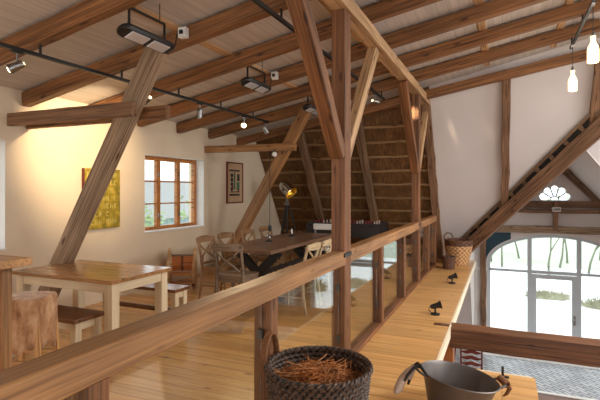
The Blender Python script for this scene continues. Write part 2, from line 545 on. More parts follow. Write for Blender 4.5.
# ground floor
mb = MB(); mb.box(((XL+XR)/2, 4.0, GZ-0.1), (XR-XL, 14.3, 0.2))
struct(mb.build('floor', M['tie']), 'brown lower floor')
mb = MB(); mb.box(((XL+XR)/2, 12.15, GZ-0.05), (XR-XL, 2.02, 0.1))
struct(mb.build('floor', 'herring'), 'grey herringbone brick floor before the arched window')
mb = MB(); mb.box(((XL+XR)/2, 11.1, GZ-0.03), (XR-XL, 0.09, 0.09))
struct(mb.build('trim_2', 'white'), 'pale kerb along the herringbone floor')

# left wall with two windows
W1 = (5.67, 7.24); W2 = (1.89, 3.46); WZ = (0.88, 2.11)
def rect(a0, a1, b0, b1): return [(a0, b0), (a1, b0), (a1, b1), (a0, b1)]
mb = MB()
mb.poly([(YB, GZ), (13.5, GZ), (13.5, -1.0), (9.2, 2.95), (YB, 2.95)], [rect(*W1, *WZ), rect(*W2, *WZ)], lambda a, b: V((XL, a, b)), (-0.34, 0, 0))
struct(mb.build('wall_left', 'wall'), 'warm cream plaster wall')

def pine_window(n, y0, y1, label):
    z0, z1 = WZ
    x = XL-0.2
    mb = MB()
    t = 0.07
    mb.box((x, y0+t/2, (z0+z1)/2), (0.07, t, z1-z0)); mb.box((x, y1-t/2, (z0+z1)/2), (0.07, t, z1-z0))
    mb.box((x, (y0+y1)/2, z0+t/2), (0.07, y1-y0-2*t, t)); mb.box((x, (y0+y1)/2, z1-t/2), (0.07, y1-y0-2*t, t))
    w = (y1-y0)/3
    for i in (1, 2):
        mb.box((x, y0+w*i, (z0+z1)/2), (0.065, 0.085, z1-z0-2*t))
    for i in range(3):
        a = y0+w*i+0.05; b = y0+w*(i+1)-0.05
        for k in (1, 2):
            zz = z0+(z1-z0)*(0.36 if k == 1 else 0.66)
            mb.box((x, (a+b)/2, zz), (0.035, b-a, 0.022))
    f = struct(mb.build('window_%d' % n, 'pine'), label)
    g = MB().box((x-0.005, (y0+y1)/2, (z0+z1)/2), (0.012, y1-y0-0.1, z1-z0-0.1)).build('glass', 'winglass', f)
    h = MB()
    for yy in (y0+w-0.02, y1-w+0.0):
        for zz in (z0+0.25, z1-0.3):
            h.box((x+0.045, yy, zz), (0.02, 0.02, 0.07))
    h.build('window_hinge', 'steel', f)
    s = struct(MB().box((XL-0.07, (y0+y1)/2, z0+0.008), (0.2, y1-y0+0.0, 0.016)).build('window_sill', 'white', f))
    rv = MB()
    rv.box((XL-0.081, y1-0.004, (z0+z1)/2), (0.165, 0.008, z1-z0-0.03)); rv.box((XL-0.081, y0+0.004, (z0+z1)/2), (0.165, 0.008, z1-z0-0.03))
    rv.box((XL-0.081, (y0+y1)/2, z1-0.004), (0.165, y1-y0-0.02, 0.008))
    rv.build('window_reveal', 'white', f)
pine_window(1, *W1, 'orange pine window of three sashes in the cream wall')
pine_window(2, *W2, 'pine window at the frame edge, only its reveal showing')

# gable wall with arch and fan window
GC, GW = 1.2, 1.56
ZS, ZT = -0.36, 0.42
def arch_pts(a, b, n=28, zs=ZS):
    return [(GC + a*math.cos(PI*i/n), zs + b*math.sin(PI*i/n)) for i in range(n+1)]
arch = [(GC-GW, GZ+0.06), (GC+GW, GZ+0.06)] + arch_pts(GW, ZT-ZS)
fan = [(1.22-0.345, 1.275), (1.22+0.345, 1.275)] + [(1.22+r_*math.cos(t_), 1.30+r_*math.sin(t_)) for t_, r_ in [(PI*q_/60, 0.285+0.075*abs(math.sin(PI*q_/12))**0.55) for q_ in range(61)]]
mb = MB()
mb.poly([(XL, GZ), (XR, GZ), (XR, 0.24), (3.3, 0.24), (1.22, 2.62), (-0.86, 0.24), (XL, 0.24)], [arch, fan], lambda a, b: V((a, YG, b)), (0, 0.3, 0))
struct(mb.build('wall_end', 'white_wall'), 'white plastered gable wall around the arched window')

# arched window: frame, mullions, transoms, panes
mb = MB()
inner = [(GC-GW+0.075, GZ+0.14), (GC+GW-0.075, GZ+0.14)] + arch_pts(GW-0.075, ZT-ZS-0.075)
mb.poly(arch, [inner], lambda a, b: V((a, YG+0.06, b)), (0, 0.1, 0))
def arch_z(x, off=0.04):
    return ZS + (ZT-ZS-off)*math.sqrt(max(0, 1-((x-GC)/(GW-off))**2))
for x in (0.65, 1.75):
    mb.box((x, YG+0.1, (GZ+0.1+arch_z(x))/2), (0.10, 0.09, arch_z(x)-GZ-0.1))
for x0, x1 in ((GC-GW+0.05, 0.60), (1.80, GC+GW-0.05)):
    mb.box(((x0+x1)/2, YG+0.1, -0.545), (x1-x0, 0.08, 0.06))
mb.box((1.2, YG+0.1, -0.545), (1.0, 0.08, 0.08))
wf = struct(mb.build('window_3', 'greyframe'), 'wide arched grey framed window in the white gable')
pa = [(GC-GW+0.06, GZ+0.12), (GC+GW-0.06, GZ+0.12)] + arch_pts(GW-0.06, ZT-ZS-0.06)
mb = MB(); mb.poly(pa, [], lambda a, b: V((a, YG+0.12, b)), (0, 0.012, 0)); mb.build('glass', 'winglass', wf)
# glazed door in the middle
mb = MB()
x0, x1, z0, z1 = 0.70, 1.70, GZ+0.1, -0.60
t = 0.105
mb.box((x0+t/2, YG+0.07, (z0+z1)/2), (t, 0.06, z1-z0)); mb.box((x1-t/2, YG+0.07, (z0+z1)/2), (t, 0.06, z1-z0))
mb.box(((x0+x1)/2, YG+0.07, z0+0.1), (x1-x0-2*t, 0.06, 0.2)); mb.box(((x0+x1)/2, YG+0.07, z1-t/2), (x1-x0-2*t, 0.06, t))
d = struct(mb.build('door_1', 'greyframe'), 'grey glazed door under the arch')
mb = MB(); mb.box((x1-0.05, YG+0.03, -1.69), (0.05, 0.015, 0.24)); mb.tube([(x1-0.05, YG+0.03, -1.66), (x1-0.05, YG-0.03, -1.66), (x1-0.17, YG-0.03, -1.66)], 0.011)
mb.build('door_handle', 'steel', d)
# sill
mb = MB(); mb.box((GC, YG-0.08, GZ+0.03), (4.4, 0.2, 0.06)); struct(mb.build('trim_3', 'white'), 'white threshold under the arched window')
mb = MB(); mb.box((-0.78, YG-0.02, -0.54), (0.84, 0.1, 0.05)); struct(mb.build('trim_4', 'white'), 'white ledge on the gable wall beside the arch')
# teal corner of the arch
sp = [(GC-GW-0.10, -0.30), (GC-GW-0.02, -0.30)]
k = [(GC + (GW+0.03)*math.cos(PI - PI*i/28), ZS + (ZT-ZS+0.04)*math.sin(PI*i/28)) for i in range(1, 9)]
sp = [(GC-GW-0.10, -0.42), (GC-GW-0.03, -0.42)] + k + [(k[-1][0], 0.44), (GC-GW-0.10, 0.44)]
mb = MB(); mb.poly(sp, [], lambda a, b: V((a, YG-0.03, b)), (0, 0.04, 0)); struct(mb.build('trim_5', 'teal'), 'dark teal corner board over the arch')

# fan window: grey plate with five petals cut out
mb = MB()
for q_ in range(1, 5):
    a = PI*q_/5
    mb.bar((1.22+0.10*math.cos(a), YG+0.1, 1.30+0.10*math.sin(a)), (1.22+0.285*math.cos(a), YG+0.1, 1.30+0.285*math.sin(a)), 0.03, 0.014, up=(0, 1, 0))
mb.tube([(1.22+0.09*math.cos(PI*q_/10), YG+0.1, 1.30+0.09*math.sin(PI*q_/10)) for q_ in range(11)], 0.014, 6)
mb.box((1.22, YG+0.1, 1.285), (0.68, 0.03, 0.02))
fw = struct(mb.build('window_4', 'greyframe'), 'small fanlight with petal shaped panes over the arched window')
mb = MB(); mb.poly([(a, b) for a, b in fan], [], lambda a, b: V((a, YG+0.13, b)), (0, 0.01, 0)); mb.build('glass', 'winglass', fw)

# hip roof end: white boards, thatch, and dormer over the gable
def hp(a, b): return V((a, hipY(b), b))
nrm = V((0, 1, 0.65)).normalized()*0.05
VB, VA = (-0.68, 0.24), (1.22, 2.42)
mb = MB()
mb.poly([(-1.22, 0.0), (VB[0], 0.0), VB, VA, (3.12, 0.24), (3.12, GZ), (XR, GZ), (XR, 2.6), (1.22, 4.0), (-1.22, 3.55)], [], hp, nrm)
struct(mb.build('ceiling', 'hip'), 'sloping white boarded roof end above the ledge')
mb = MB()
mb.poly([(XL, GZ), (VB[0], GZ), (VB[0], -0.02), (XL, -0.02)], [], hp, nrm)
struct(mb.build('wall_end', 'white_wall'), 'white wall under the loft floor')
mb = MB()
mb.poly([(XL, -0.02), (-1.22, -0.02), (-1.22, 3.55), (XL, 2.9)], [], hp, nrm)
struct(mb.build('ceiling', 'thatch'), 'brown thatched roof slope at the end of the loft')
mb = MB()
n1 = V((0.75, 0, -0.65))*-0.05
for sx in (-1, 1):
    xe = 1.22 + sx*1.9
    mb.quad((xe, hipY(0.24), 0.24), (1.22, hipY(2.42), 2.42), (1.22, YG+0.1, 2.42), (xe, YG+0.1, 0.24))
    mb.quad((xe, hipY(GZ)+0.0, GZ), (xe, hipY(0.24), 0.24), (xe, YG+0.1, 0.24), (xe, YG+0.1, GZ))
struct(mb.build('ceiling', 'white_wall', solid=0.03), 'white dormer slopes over the arched gable')

# main ceiling boards
def ct(x): return rb(x) + CO
mb = MB()
rows = [XL-0.3, 1.22, XR]
def yend(x): return hipY(ct(x)) + 0.05
pts = [(XL-0.3, YB), (1.22, YB), (XR, YB), (XR, yend(XR)), (1.22, yend(1.22)), (XL-0.3, yend(XL-0.3))]
A = [V((x, y, ct(x))) for x, y in pts]
mb.quad(A[0], A[1], A[4], A[5])
SKY = [(3.2, 5.4), (6.2, 8.0)]  # roof openings added out of view to let light down
mb.poly([(pts[k][0], pts[k][1]) for k in (1, 2, 3, 4)], [rect(2.6, 4.6, a, b) for a, b in SKY], lambda a, b: V((a, b, ct(a)+0.015)), (0, 0, 0.002))
struct(mb.build('ceiling', 'ceiling', solid=0.03), 'whitewashed board ceiling above the rafters')
# walls out of the picture: far side and behind
WR = [(0.5, 3.2), (6.5, 9.2)]
mb = MB()
mb.poly([(YB, GZ), (13.5, GZ), (13.5, -1.0), (9.2, 2.75), (YB, 2.75)], [rect(a, b, -0.6, 1.9) for a, b in WR], lambda a, b: V((XR, a, b)), (0.3, 0, 0))
struct(mb.build('wall_right', 'white_wall'), 'white wall across the barn')
mb = MB()
mb.poly([(XL, GZ), (XR, GZ), (XR, 2.8), (1.22, 4.0), (XL, 2.8)], [rect(-4.3, -1.9, 0.7, 2.2), rect(0.8, 5.6, -1.2, 2.6)], lambda a, b: V((a, YB, b)), (0, -0.3, 0))
struct(mb.build('wall_back', 'white_wall'), 'white wall behind the viewer')

# ------------------------------------------------------------------ roof timbers
ORD = ['first', 'second', 'third', 'fourth', 'fifth', 'sixth', 'seventh', 'eighth', 'ninth']
ys = [0.91+0.93*k for k in range(1, 8)]
for i, y in enumerate(ys):
    n = len(ys)-1-i
    timber('rafter', (XL, y, rb(XL)+0.08), (1.22, y, rb(1.22)+0.08), 0.105, 0.16, 'rafter',
           'brown sawn rafter across the ceiling, %s from the rafter along the white roof end' % ORD[n], 'rafter', 'ceiling rafters', seed=i)
timber('rafter', (XL+0.02, 8.45, rb(XL)+0.04), (1.5, 8.45, rb(1.5)+0.05), 0.11, 0.15, 'rafter',
       'end rafter along the top of the thatch and the white boarded slope', 'rafter', 'ceiling rafters', seed=50)
for i, (x, w, nm) in enumerate([(-2.9, 0.11, 'above the three black heaters'), (-1.56, 0.10, 'beside the long purlin'), (-0.23, 0.10, 'midway between purlin and pendant track'), (0.74, 0.09, 'beside the pendant track')]):
    timber('roof_batten', (x, -0.5, rb(x)+0.18), (x, 8.3, rb(x)+0.18), w, 0.035, 'batten',
           'pale thin batten on top of the rafters, running ' + nm, 'batten', 'pale ceiling battens', jit=0.002)

# purlin on two tall posts with knee braces
p = timber('purlin', (-1.295, -1.5, 3.19), (-1.295, 9.0, 3.19), 0.15, 0.13, 'purlin', 'long pale purlin carrying the rafters above the balustrade', 'beam')
TP = [(3.945, 'tall timber post behind the big straw basket'), (7.865, 'tall timber post farther along the balustrade towards the thatch')]
for j, (y, lab) in enumerate(TP):
    timber('timber_post', (-1.3125, y, 0), (-1.3125, y, 3.13), 0.125, 0.17, 'post', lab, 'post', 'tall posts under the purlin', up=(0, 1, 0), seed=70+j)
    for s, nm in ((-1, 'near'), (1, 'far')):
        side = 'camera-side' if s < 0 else 'thatch-side'
        nm = ('the basket' if j == 0 else 'the farther')
        timber('knee_brace', (-1.315, y+s*0.08, 1.86), (-1.315, y+s*1.16, 3.12), 0.125 if s < 0 else 0.10, 0.12, 'post' if s < 0 else 'purlin',
               'slanting knee brace on the %s side of %s' % ('viewer' if s < 0 else 'thatch', 'the tall post by the straw basket' if j == 0 else 'the farther tall post'),
               'brace', 'knee braces of the tall posts', seed=80+j*2+s)

# struts and tie beams at the cream wall
for j, y in enumerate((3.62, 7.42)):
    where = ('behind the cream-legged table' if j == 0 else 'by the dining table and thatch')
    tp = (-3.10, y, 2.93); ft = (-4.865, y, 0.0)
    timber('roof_strut', ft, tp, 0.15, 0.17, 'pale_old' if j == 0 else 'rail', 'old weathered slanting strut %s' % where, 'strut', 'slanting roof struts', seed=90+j)
    if j == 0:
        timber('tie_beam', (XL+0.01, y-0.115, 2.34), (-3.28, y-0.115, 2.34), 0.07, 0.14, 'gable', 'short tie beam clamped on the front of the strut behind the cream-legged table', 'beam', 'short tie beams', seed=93)
        timber('tie_beam', (XL+0.01, y+0.115, 2.33), (-3.06, y+0.115, 2.33), 0.07, 0.13, 'rafter', 'tie beam on the hidden side of the strut behind the cream-legged table', 'beam', 'short tie beams', seed=94)
    else:
        timber('tie_beam', (XL+0.01, y-0.125, 2.31), (-3.25, y-0.125, 2.29), 0.09, 0.125, 'rail', 'short tie beam above the dining table by the small framed picture', 'beam', 'short tie beams', seed=95)

# hip rafters
ho = V((0, -1, -0.65)).normalized()
def hpt(x, z, off): return V((x, hipY(z), z)) + ho*off
hr = [(-3.93, 0.02, 2.9, 'thatchwood', 'thick thatch rafter beside the tripod lamp'), (-2.63, 0.02, 3.1, 'thatchwood', 'thick thatch rafter above the football table'),
      (-1.29, 0.02, 3.3, 'gable', 'dark rafter between thatch and white boards'), (0.06, 1.10, 3.55, 'gable', 'dark rafter on the white boards above the big diagonal timber'),
      (1.40, 2.60, 3.75, 'gable', 'dark rafter on the white boards beside the glass pendant lamps')]
for j, (x, z0, z1, mt, lab) in enumerate(hr):
    off = 0.10 if x < -1.5 else 0.06
    timber('hip_rafter', hpt(x, z0, off), hpt(x, z1, off), 0.15 if x < -1 else 0.13, 0.13 if x < -1.5 else 0.11, mt, lab, 'rafter', 'rafters of the roof end', seed=100+j, jit=0.012)
# thatch battens and reed ends
for j in range(10):
    z = 0.25 + j*0.285
    timber('thatch_batten', hpt(XL+0.05, z, 0.025), hpt(-1.37, z, 0.025), 0.05, 0.032, 'battenold', 'thin pale batten under the thatch, %s up from the floor' % (ORD+['tenth'])[j], 'batten', 'battens under the thatch', up=tuple(-ho), seed=120+j, jit=0.008)
mb = MB()
rn = random.Random(3)
for i in range(5200):
    x = rn.uniform(XL+0.1, -1.4); z = rn.uniform(0.05, 3.0)
    L = rn.uniform(0.10, 0.26); w = rn.uniform(0.0025, 0.005)
    p0 = hpt(x, z, 0.0); p1 = hpt(x+rn.uniform(-0.06, 0.06), z-L, rn.uniform(0.005, 0.045))
    mb.quad(p0+V((w, 0, 0)), p0-V((w, 0, 0)), p1-V((w, 0, 0)), p1+V((w, 0, 0)))
tag(mb.build('thatch_reeds', 'reed', recalc=False), 'loose brown reed ends covering the underside of the thatch', 'thatch', kind='stuff')

# valley timber across the dormer
P0 = V((-0.70, 10.58, 0.30)); P1 = V((1.20, 9.22, 2.29))
dv = (P1-P0)
Q0 = P0 - dv*0.01; Q1 = P0 + dv*1.4
vt = thing('valley_timber', 'big diagonal timber rising over the arched window with a notched lath above', 'timber', Q0)
o = timber_obj('beam', (0, 0, 0), Q1-Q0, 0.16, 0.25, 'gable', up=(-0.76, 0.25, 0.6), parent=vt, seed=130, jit=0.01)
ax = dv.normalized(); upv = V((-0.76, 0.25, 0.6)); upv = (upv - ax*upv.dot(ax)).normalized()
la0 = ax*0.15 + upv*0.20; la1 = (Q1-Q0)*0.98 + upv*0.26
timber_obj('lath', la0, la1, 0.06, 0.05, 'old', up=upv, parent=vt, seed=131)
gb0 = timber_obj('dark_gap_strip', ax*0.12 + upv*0.17 + upv.cross(ax)*0.05, (Q1-Q0)*0.98 + upv*0.20 + upv.cross(ax)*0.05, 0.02, 0.13, 'dark', up=upv, parent=vt, jit=0.0, step=9)  # dark strip added to darken the gap between beam and lath
for k in range(12):
    t = (k+0.7)/12.5
    a = (Q1-Q0)*t
    bb = MB(); bb.bar(a + upv*0.125, a + upv*(0.185+0.055*t), 0.05, 0.07, up=ax); bb.build('spacer_block', 'old', vt)

# gable timbers
gy = YG-0.07
timber('gable_beam', (-0.5, gy, 1.185), (3.0, gy, 1.185), 0.14, 0.17, 'gable', 'upper gable beam right under the petal fanlight', 'beam', 'beams of the gable', seed=140, jit=0.008)
timber('gable_beam', (-0.55, gy-0.01, 1.02), (3.05, gy-0.01, 1.02), 0.14, 0.10, 'gable', 'middle gable beam close below the beam carrying the white plaque', 'beam', 'beams of the gable', seed=141, jit=0.008)
timber('gable_beam', (-0.75, gy, 0.56), (3.15, gy, 0.56), 0.14, 0.17, 'pale_old', 'lower gable beam resting just over the arch', 'beam', 'beams of the gable', seed=142, jit=0.014)
timber('gable_post', (1.22, gy-0.045, 0.55), (1.22, gy-0.045, 1.26), 0.10, 0.17, 'gable', 'short upright block joining the gable beams over the arch', 'post', up=(0, 1, 0), seed=143)
timber('gable_rafter', (1.16, gy, 2.30), (2.98, gy, 0.40), 0.14, 0.15, 'old', 'dark sloping gable rafter falling beside the fanlight', 'rafter', seed=144, jit=0.012)
timber('gable_rafter', (1.28, gy+0.01, 2.30), (-0.54, gy+0.01, 0.40), 0.13, 0.15, 'old', 'gable rafter mostly hidden behind the big diagonal timber', 'rafter', seed=145, jit=0.012)
timber('collar', (0.95, gy-0.06, 2.02), (1.62, gy-0.06, 2.02), 0.10, 0.12, 'old', 'short collar timber at the peak of the gable', 'beam', seed=146)
timber('wall_stud', (-0.45, gy, GZ), (-0.45, gy, 0.48), 0.14, 0.13, 'gable', 'upright timber stud along the edge of the arched window', 'post', 'studs beside the arch', up=(0, 1, 0), seed=147, jit=0.012)
timber('wall_stud', (2.86, gy, GZ), (2.86, gy, 0.48), 0.14, 0.13, 'gable', 'upright timber stud on the out-of-frame side of the arch', 'post', 'studs beside the arch', up=(0, 1, 0), seed=148, jit=0.012)
pl = thing('plaque', 'tiny white number plaque on the post over the arch', 'sign', (1.23, gy-0.14, 1.07))
MB().box((0, 0, 0), (0.19, 0.012, 0.11)).build('board', 'white', pl)
tc = bpy.data.curves.new('number', 'FONT'); tc.body = '1888'; tc.size = 0.085; tc.align_x = 'CENTER'; tc.align_y = 'CENTER'; tc.extrude = 0.002
tmp = bpy.data.objects.new('tmp', tc); C.objects.link(tmp)
bpy.context.view_layer.update()
me = bpy.data.meshes.new_from_object(tmp.evaluated_get(bpy.context.evaluated_depsgraph_get()))
bpy.data.objects.remove(tmp)
me.materials.clear(); me.materials.append(M['ink'])
no = bpy.data.objects.new('number', me); C.objects.link(no); no.parent = pl; no.location = (0, -0.009, 0); no.rotation_euler = (PI/2, 0, 0)

# beam across the void
timber('tie_beam', (-0.54, 5.57, -0.11), (XR-0.02, 5.57, -0.11), 0.24, 0.22, 'tie', 'heavy brown beam spanning the void in front of the arched window', 'beam', seed=150, jit=0.005)
timber('support_post', (-0.575, 5.57, GZ), (-0.575, 5.57, -0.115), 0.14, 0.2, 'orange', 'orange brown post under the heavy void beam beside the grey pan', 'post', up=(0, 1, 0), seed=151)
timber('floor_inlay', (-0.72, 5.56, -0.012), (-0.55, 5.56, -0.012), 0.10, 0.035, 'darktop', 'brown beam end showing in the ledge boards', 'timber', seed=152, jit=0.0)

# ------------------------------------------------------------------ balustrade
bal = thing('balustrade', 'long timber balustrade with glass panes between loft room and ledge', 'balustrade', (-1.305, 0, 0))
def L(x, y, z): return (x+1.305, y, z)
small = [-0.22, 1.12, 2.44, 5.21, 6.54, 8.92, 9.86]
for j, y in enumerate(small):
    timber_obj('post', L(-1.305, y+0.05, 0), L(-1.305, y+0.05, 0.90), 0.11, 0.10, 'post', up=(0, 1, 0), parent=bal, seed=160+j, jit=0.003)
for j, (a, b) in enumerate(((-1.2, 3.86), (4.03, 7.78), (7.95, 10.05))):
    timber_obj('handrail', L(-1.305, a, 0.96), L(-1.305, b, 0.96), 0.115, 0.118, 'rail', parent=bal, seed=170+j, jit=0.004)
allp = sorted([(y, y+0.10) for y in small] + [(3.86, 4.03), (7.78, 7.95)])
for (a0, a1), (b0, b1) in zip(allp, allp[1:]):
    timber_obj('bottom_rail', L(-1.315, a1, 0.022), L(-1.315, b0, 0.022), 0.13, 0.044, 'post', parent=bal, jit=0.001, ch=0.004)
    g = MB().box(L(-1.31, (a1+b0)/2, 0.475), (0.010, b0-a1-0.012, 0.83)).build('glass_pane', 'glass', bal)
    for yy in (a1+0.012, b0-0.012):
        for z in (0.25, 0.70):
            MB().box(L(-1.31, yy, z), (0.03, 0.03, 0.055)).build('glass_clip', 'clip', g)
for y in (3.945, 7.865):
    MB().box(L(-1.244, y-0.03, 0.985), (0.012, 0.20, 0.035)).build('iron_strap', 'black', bal)

# ------------------------------------------------------------------ tracks, spots, pendants, heaters
def track(x, z, y0, y1, label):
    t = thing('lighting_track', label, 'lighting track', (x, y0, z), group='black lighting tracks')
    MB().box((0, (y1-y0)/2, 0), (0.034, y1-y0, 0.03)).build('channel', 'black', t)
    for y in ys:
        if y0 < y < y1:
            MB().tube([(0, y-y0, 0.012), (0, y-y0, rb(x)-z+0.02)], 0.011).build('hanger', 'black', t)
    MB().box((0, y1-y0+0.012, 0), (0.038, 0.024, 0.034)).build('end_cap', 'black', t)
track(-3.63, 2.70, -0.5, 6.98, 'black lighting track along the cream wall side of the ceiling')
track(-1.786, 3.05, 0.0, 7.58, 'black lighting track passing behind the tall posts')
track(0.89, 3.55, 2.5, 7.5, 'black lighting track holding the glass bottle pendants')

def spot(x, y, ztrack, direc, label, on=True, power=60, mat='steel', cone=80):
    s = thing('track_spotlight', label, 'spotlight', (x, y, ztrack-0.015), group='spotlights on the tracks')
    MB().box((0, 0, -0.010), (0.03, 0.09, 0.02)).build('adapter', 'black', s)
    MB().tube([(0, 0, -0.02), (0, 0, -0.10)], 0.008).build('stem', mat, s)
    d = V(direc).normalized()
    q = d.to_track_quat('Z', 'Y').to_matrix().to_4x4()
    q.translation = V((0, 0, -0.125))
    MB().lathe([(0.020, -0.06), (0.032, -0.045), (0.036, 0.0), (0.040, 0.055), (0.043, 0.06), (0.038, 0.06), (0.034, 0.03)], 20, q, cap=False).build('lamp_head', mat, s, smooth=True)
    MB().lathe([(0.036, 0.045), (0.034, 0.06), (0.02, 0.072), (0.0, 0.076)], 20, q, cap=False).build('bulb', 'bulb' if on else 'reflector', s, smooth=True)
    if on:
        ld = bpy.data.lights.new('spot', 'SPOT'); ld.energy = power; ld.color = (1, 0.74, 0.44); ld.spot_size = R(cone); ld.spot_blend = 0.7; ld.shadow_soft_size = 0.035
        lo = bpy.data.objects.new('spot_beam', ld); C.objects.link(lo)
        lo.location = V((x, y, ztrack-0.14)) + d*0.115
        lo.rotation_euler = d.to_track_quat('-Z', 'Y').to_euler()
    return s
T1 = 2.70
spot(-3.63, 2.56, T1, (-0.75, -0.45, -0.42), 'lit spotlight hanging from the track above the high table corner', power=110)
spot(-3.63, 4.08, T1, (-1.0, 0.25, -0.30), 'lit spotlight on the track half hidden by the weathered strut', power=170)
spot(-3.63, 5.06, T1, (-0.3, 0.2, -1), 'unlit spotlight on the track between two heaters', on=False)
spot(-3.63, 6.2, T1, (0.45, -0.9, -0.55), 'bright spotlight near the far end of the wall-side track, shining at the viewer', power=120)
spot(-3.63, 6.9, T1, (0.2, 0.7, -0.8), 'unlit spotlight at the very end of the wall-side track', on=False)
spot(-1.786, 7.0, 3.05, (0.42, 0.77, -0.09), 'lit spotlight on the track just beyond the tall basket-side post', power=170, cone=17)

def pendant(y, label):
    z = 3.05
    t = thing('bottle_pendant', label, 'pendant lamp', (0.89, y, z-0.14), group='glass bottle pendants')
    MB().lathe([(0.0, 0.0), (0.052, 0.0), (0.056, 0.012), (0.056, 0.13), (0.050, 0.165), (0.030, 0.205), (0.024, 0.225), (0.024, 0.262), (0.028, 0.268), (0.026, 0.28), (0, 0.28)], 24, cap=False).build('bottle', 'bottle', t, smooth=True)
    MB().lathe([(0.0, 0.278), (0.018, 0.278), (0.018, 0.32), (0.006, 0.335), (0, 0.335)], 16, cap=False).build('socket', 'steel', t, smooth=True)
    MB().tube([(0, 0, 0.33), (0, 0, 0.14+0.48)], 0.004, 6).build('cord', 'black', t)
    MB().box((0, 0, 0.14+0.475), (0.03, 0.07, 0.02)).build('adapter', 'white', t)
    ld = bpy.data.lights.new('pendant', 'POINT'); ld.energy = 10; ld.color = (1, 0.82, 0.58); ld.shadow_soft_size = 0.06
    lo = bpy.data.objects.new('pendant_light', ld); C.objects.link(lo); lo.location = (0.89, y, z-0.25)
pendant(7.35, 'glowing bottle pendant at the end of its track, over the void')
pendant(5.79, 'larger-looking glowing bottle pendant hanging closer to the viewer')

def heater(y, label):
    z = 2.80
    t = thing('heater', label, 'heater', (-2.71, y, z), group='black ceiling heaters')
    mb = MB()
    sec = [(-0.075, 0.0), (-0.06, 0.035), (-0.02, 0.05), (0.02, 0.05), (0.06, 0.035), (0.075, 0.0), (0.06, -0.02), (-0.06, -0.02)]
    st = [(-0.31, 0.35), (-0.29, 0.75), (-0.25, 1), (0.25, 1), (0.29, 0.75), (0.31, 0.35)]
    rings = [[mb.bm.verts.new((a*k, yy, b*k)) for a, b in sec] for yy, k in st]
    for r0, r1 in zip(rings, rings[1:]):
        for i in range(8): mb.bm.faces.new((r0[i], r0[(i+1) % 8], r1[(i+1) % 8], r1[i]))
    mb.bm.faces.new(rings[0][::-1]); mb.bm.faces.new(rings[-1])
    hz_ = mb.build('housing', 'black', t, smooth=True); hz_.rotation_euler = (0, R(-22), 0)
    for s in (-1, 1):
        rf_ = MB().box((0.0, s*0.125, -0.024), (0.095, 0.20, 0.010), bevel=0.003).build('reflector', 'lamp_reflector', t); rf_.rotation_euler = (0, R(-22), 0)
    MB().tube([(0, -0.21, 0.03), (0, -0.21, 0.20), (0, 0.21, 0.20), (0, 0.21, 0.03)], 0.013, 8).build('bracket', 'black', t)
    zc = ct(-2.71)-z-0.015
    for s in (-0.15, 0.15):
        MB().tube([(0, s, 0.205), (0, s, zc)], 0.004, 6).build('hanger', 'black', t)
    MB().tube([(0.0, 0.24, 0.03), (0.02, 0.33, 0.05), (0.02, 0.36, 0.16), (-0.05, 0.45, 0.22)], 0.006, 6).build('cable', 'black', t)
heater(3.05, 'large-looking black ceiling heater above the weathered strut top')
heater(4.92, 'black ceiling heater in the middle of the row of three')
heater(6.75, 'black ceiling heater tucked beside the knee brace')
for y, x, lab in ((3.70, -2.78, 'white socket box on the rafter beside the large heater'), (5.56, -2.74, 'white socket box on the rafter beside the middle heater')):
    s = thing('socket_box', lab, 'socket box', (x, y-0.085, rb(x)+0.085), group='white socket boxes on rafters')
    MB().box((0, 0, 0), (0.085, 0.06, 0.10), bevel=0.006).build('box', 'white', s)
    MB().box((0, -0.036, 0), (0.035, 0.015, 0.035)).build('plug', 'black', s)

# cord hanging over the dining table and a white lamp
s = thing('hanging_cord', 'thin dark cord with black socket hanging over the dining table', 'cord', (-3.72, 7.24, 0))
MB().tube([(0, 0, 2.24), (0, 0, 0.93)], 0.006, 6).build('cord', 'black', s)
MB().lathe([(0, 0.83), (0.03, 0.84), (0.035, 0.90), (0.02, 0.94), (0, 0.945)], 14, cap=False).build('socket', 'black', s, smooth=True)
s = thing('globe_lamp', 'tiny white globe lamp hanging under the short tie beam by the thatch', 'lamp', (-3.62, 7.22, 2.17))
MB().lathe([(0.0, -0.045)] + [(0.045*math.cos(a), 0.045*math.sin(a)) for a in [(-1.2+0.3*i) for i in range(9)]] + [(0, 0.045)], 14, cap=False).build('globe', 'white', s, smooth=True)
MB().tube([(0, 0, 0.04), (0, 0, 0.085)], 0.012).build('socket', 'black', s)

# ------------------------------------------------------------------ pictures
s = thing('canvas_picture', 'green and gold canvas with rows of pale lettering on the cream wall', 'painting', (XL+0.004, 4.81, 1.03))
MB().box((0.02, 0, 0.40), (0.04, 0.62, 0.82)).build('canvas', 'canvas', s)
MB().box((0.02, -0.315, 0.40), (0.042, 0.012, 0.82)).build('canvas_edge', 'redframe', s)
mb = MB(); rn = random.Random(5)
for r_ in range(7):
    z = 0.08 + r_*0.108
    y = -0.27
    while y < 0.24:
        kind = rn.randint(0, 3); w = 0.045
        if rn.random() < 0.85:
            mb.box((0.0405, y, z), (0.003, 0.012, 0.066))
            if kind != 1: mb.box((0.0405, y+w*0.4, z+0.028), (0.003, w*0.7, 0.011))
            if kind in (0, 2): mb.box((0.0405, y+w*0.4, z-0.028), (0.003, w*0.7, 0.011))
            if kind in (1, 3): mb.box((0.0405, y+w*0.72, z), (0.003, 0.011, 0.066)); mb.box((0.0405, y+w*0.4, z), (0.003, w*0.6, 0.011))
            if kind == 2: mb.box((0.0405, y+w*0.35, z), (0.003, w*0.5, 0.011))
        y += w+0.022
mb.build('lettering', 'letter', s)
s = thing('framed_picture', 'small framed picture of dark figures on beige, near the thatch', 'picture', (XL+0.004, 8.31, 1.29))
mb = MB()
for a in (-0.3, 0.3): mb.box((0.015, a, 0.41), (0.03, 0.025, 0.84))
for z in (0.0, 0.82): mb.box((0.015, 0, z), (0.03, 0.6, 0.025))
mb.build('frame', 'redframe', s)
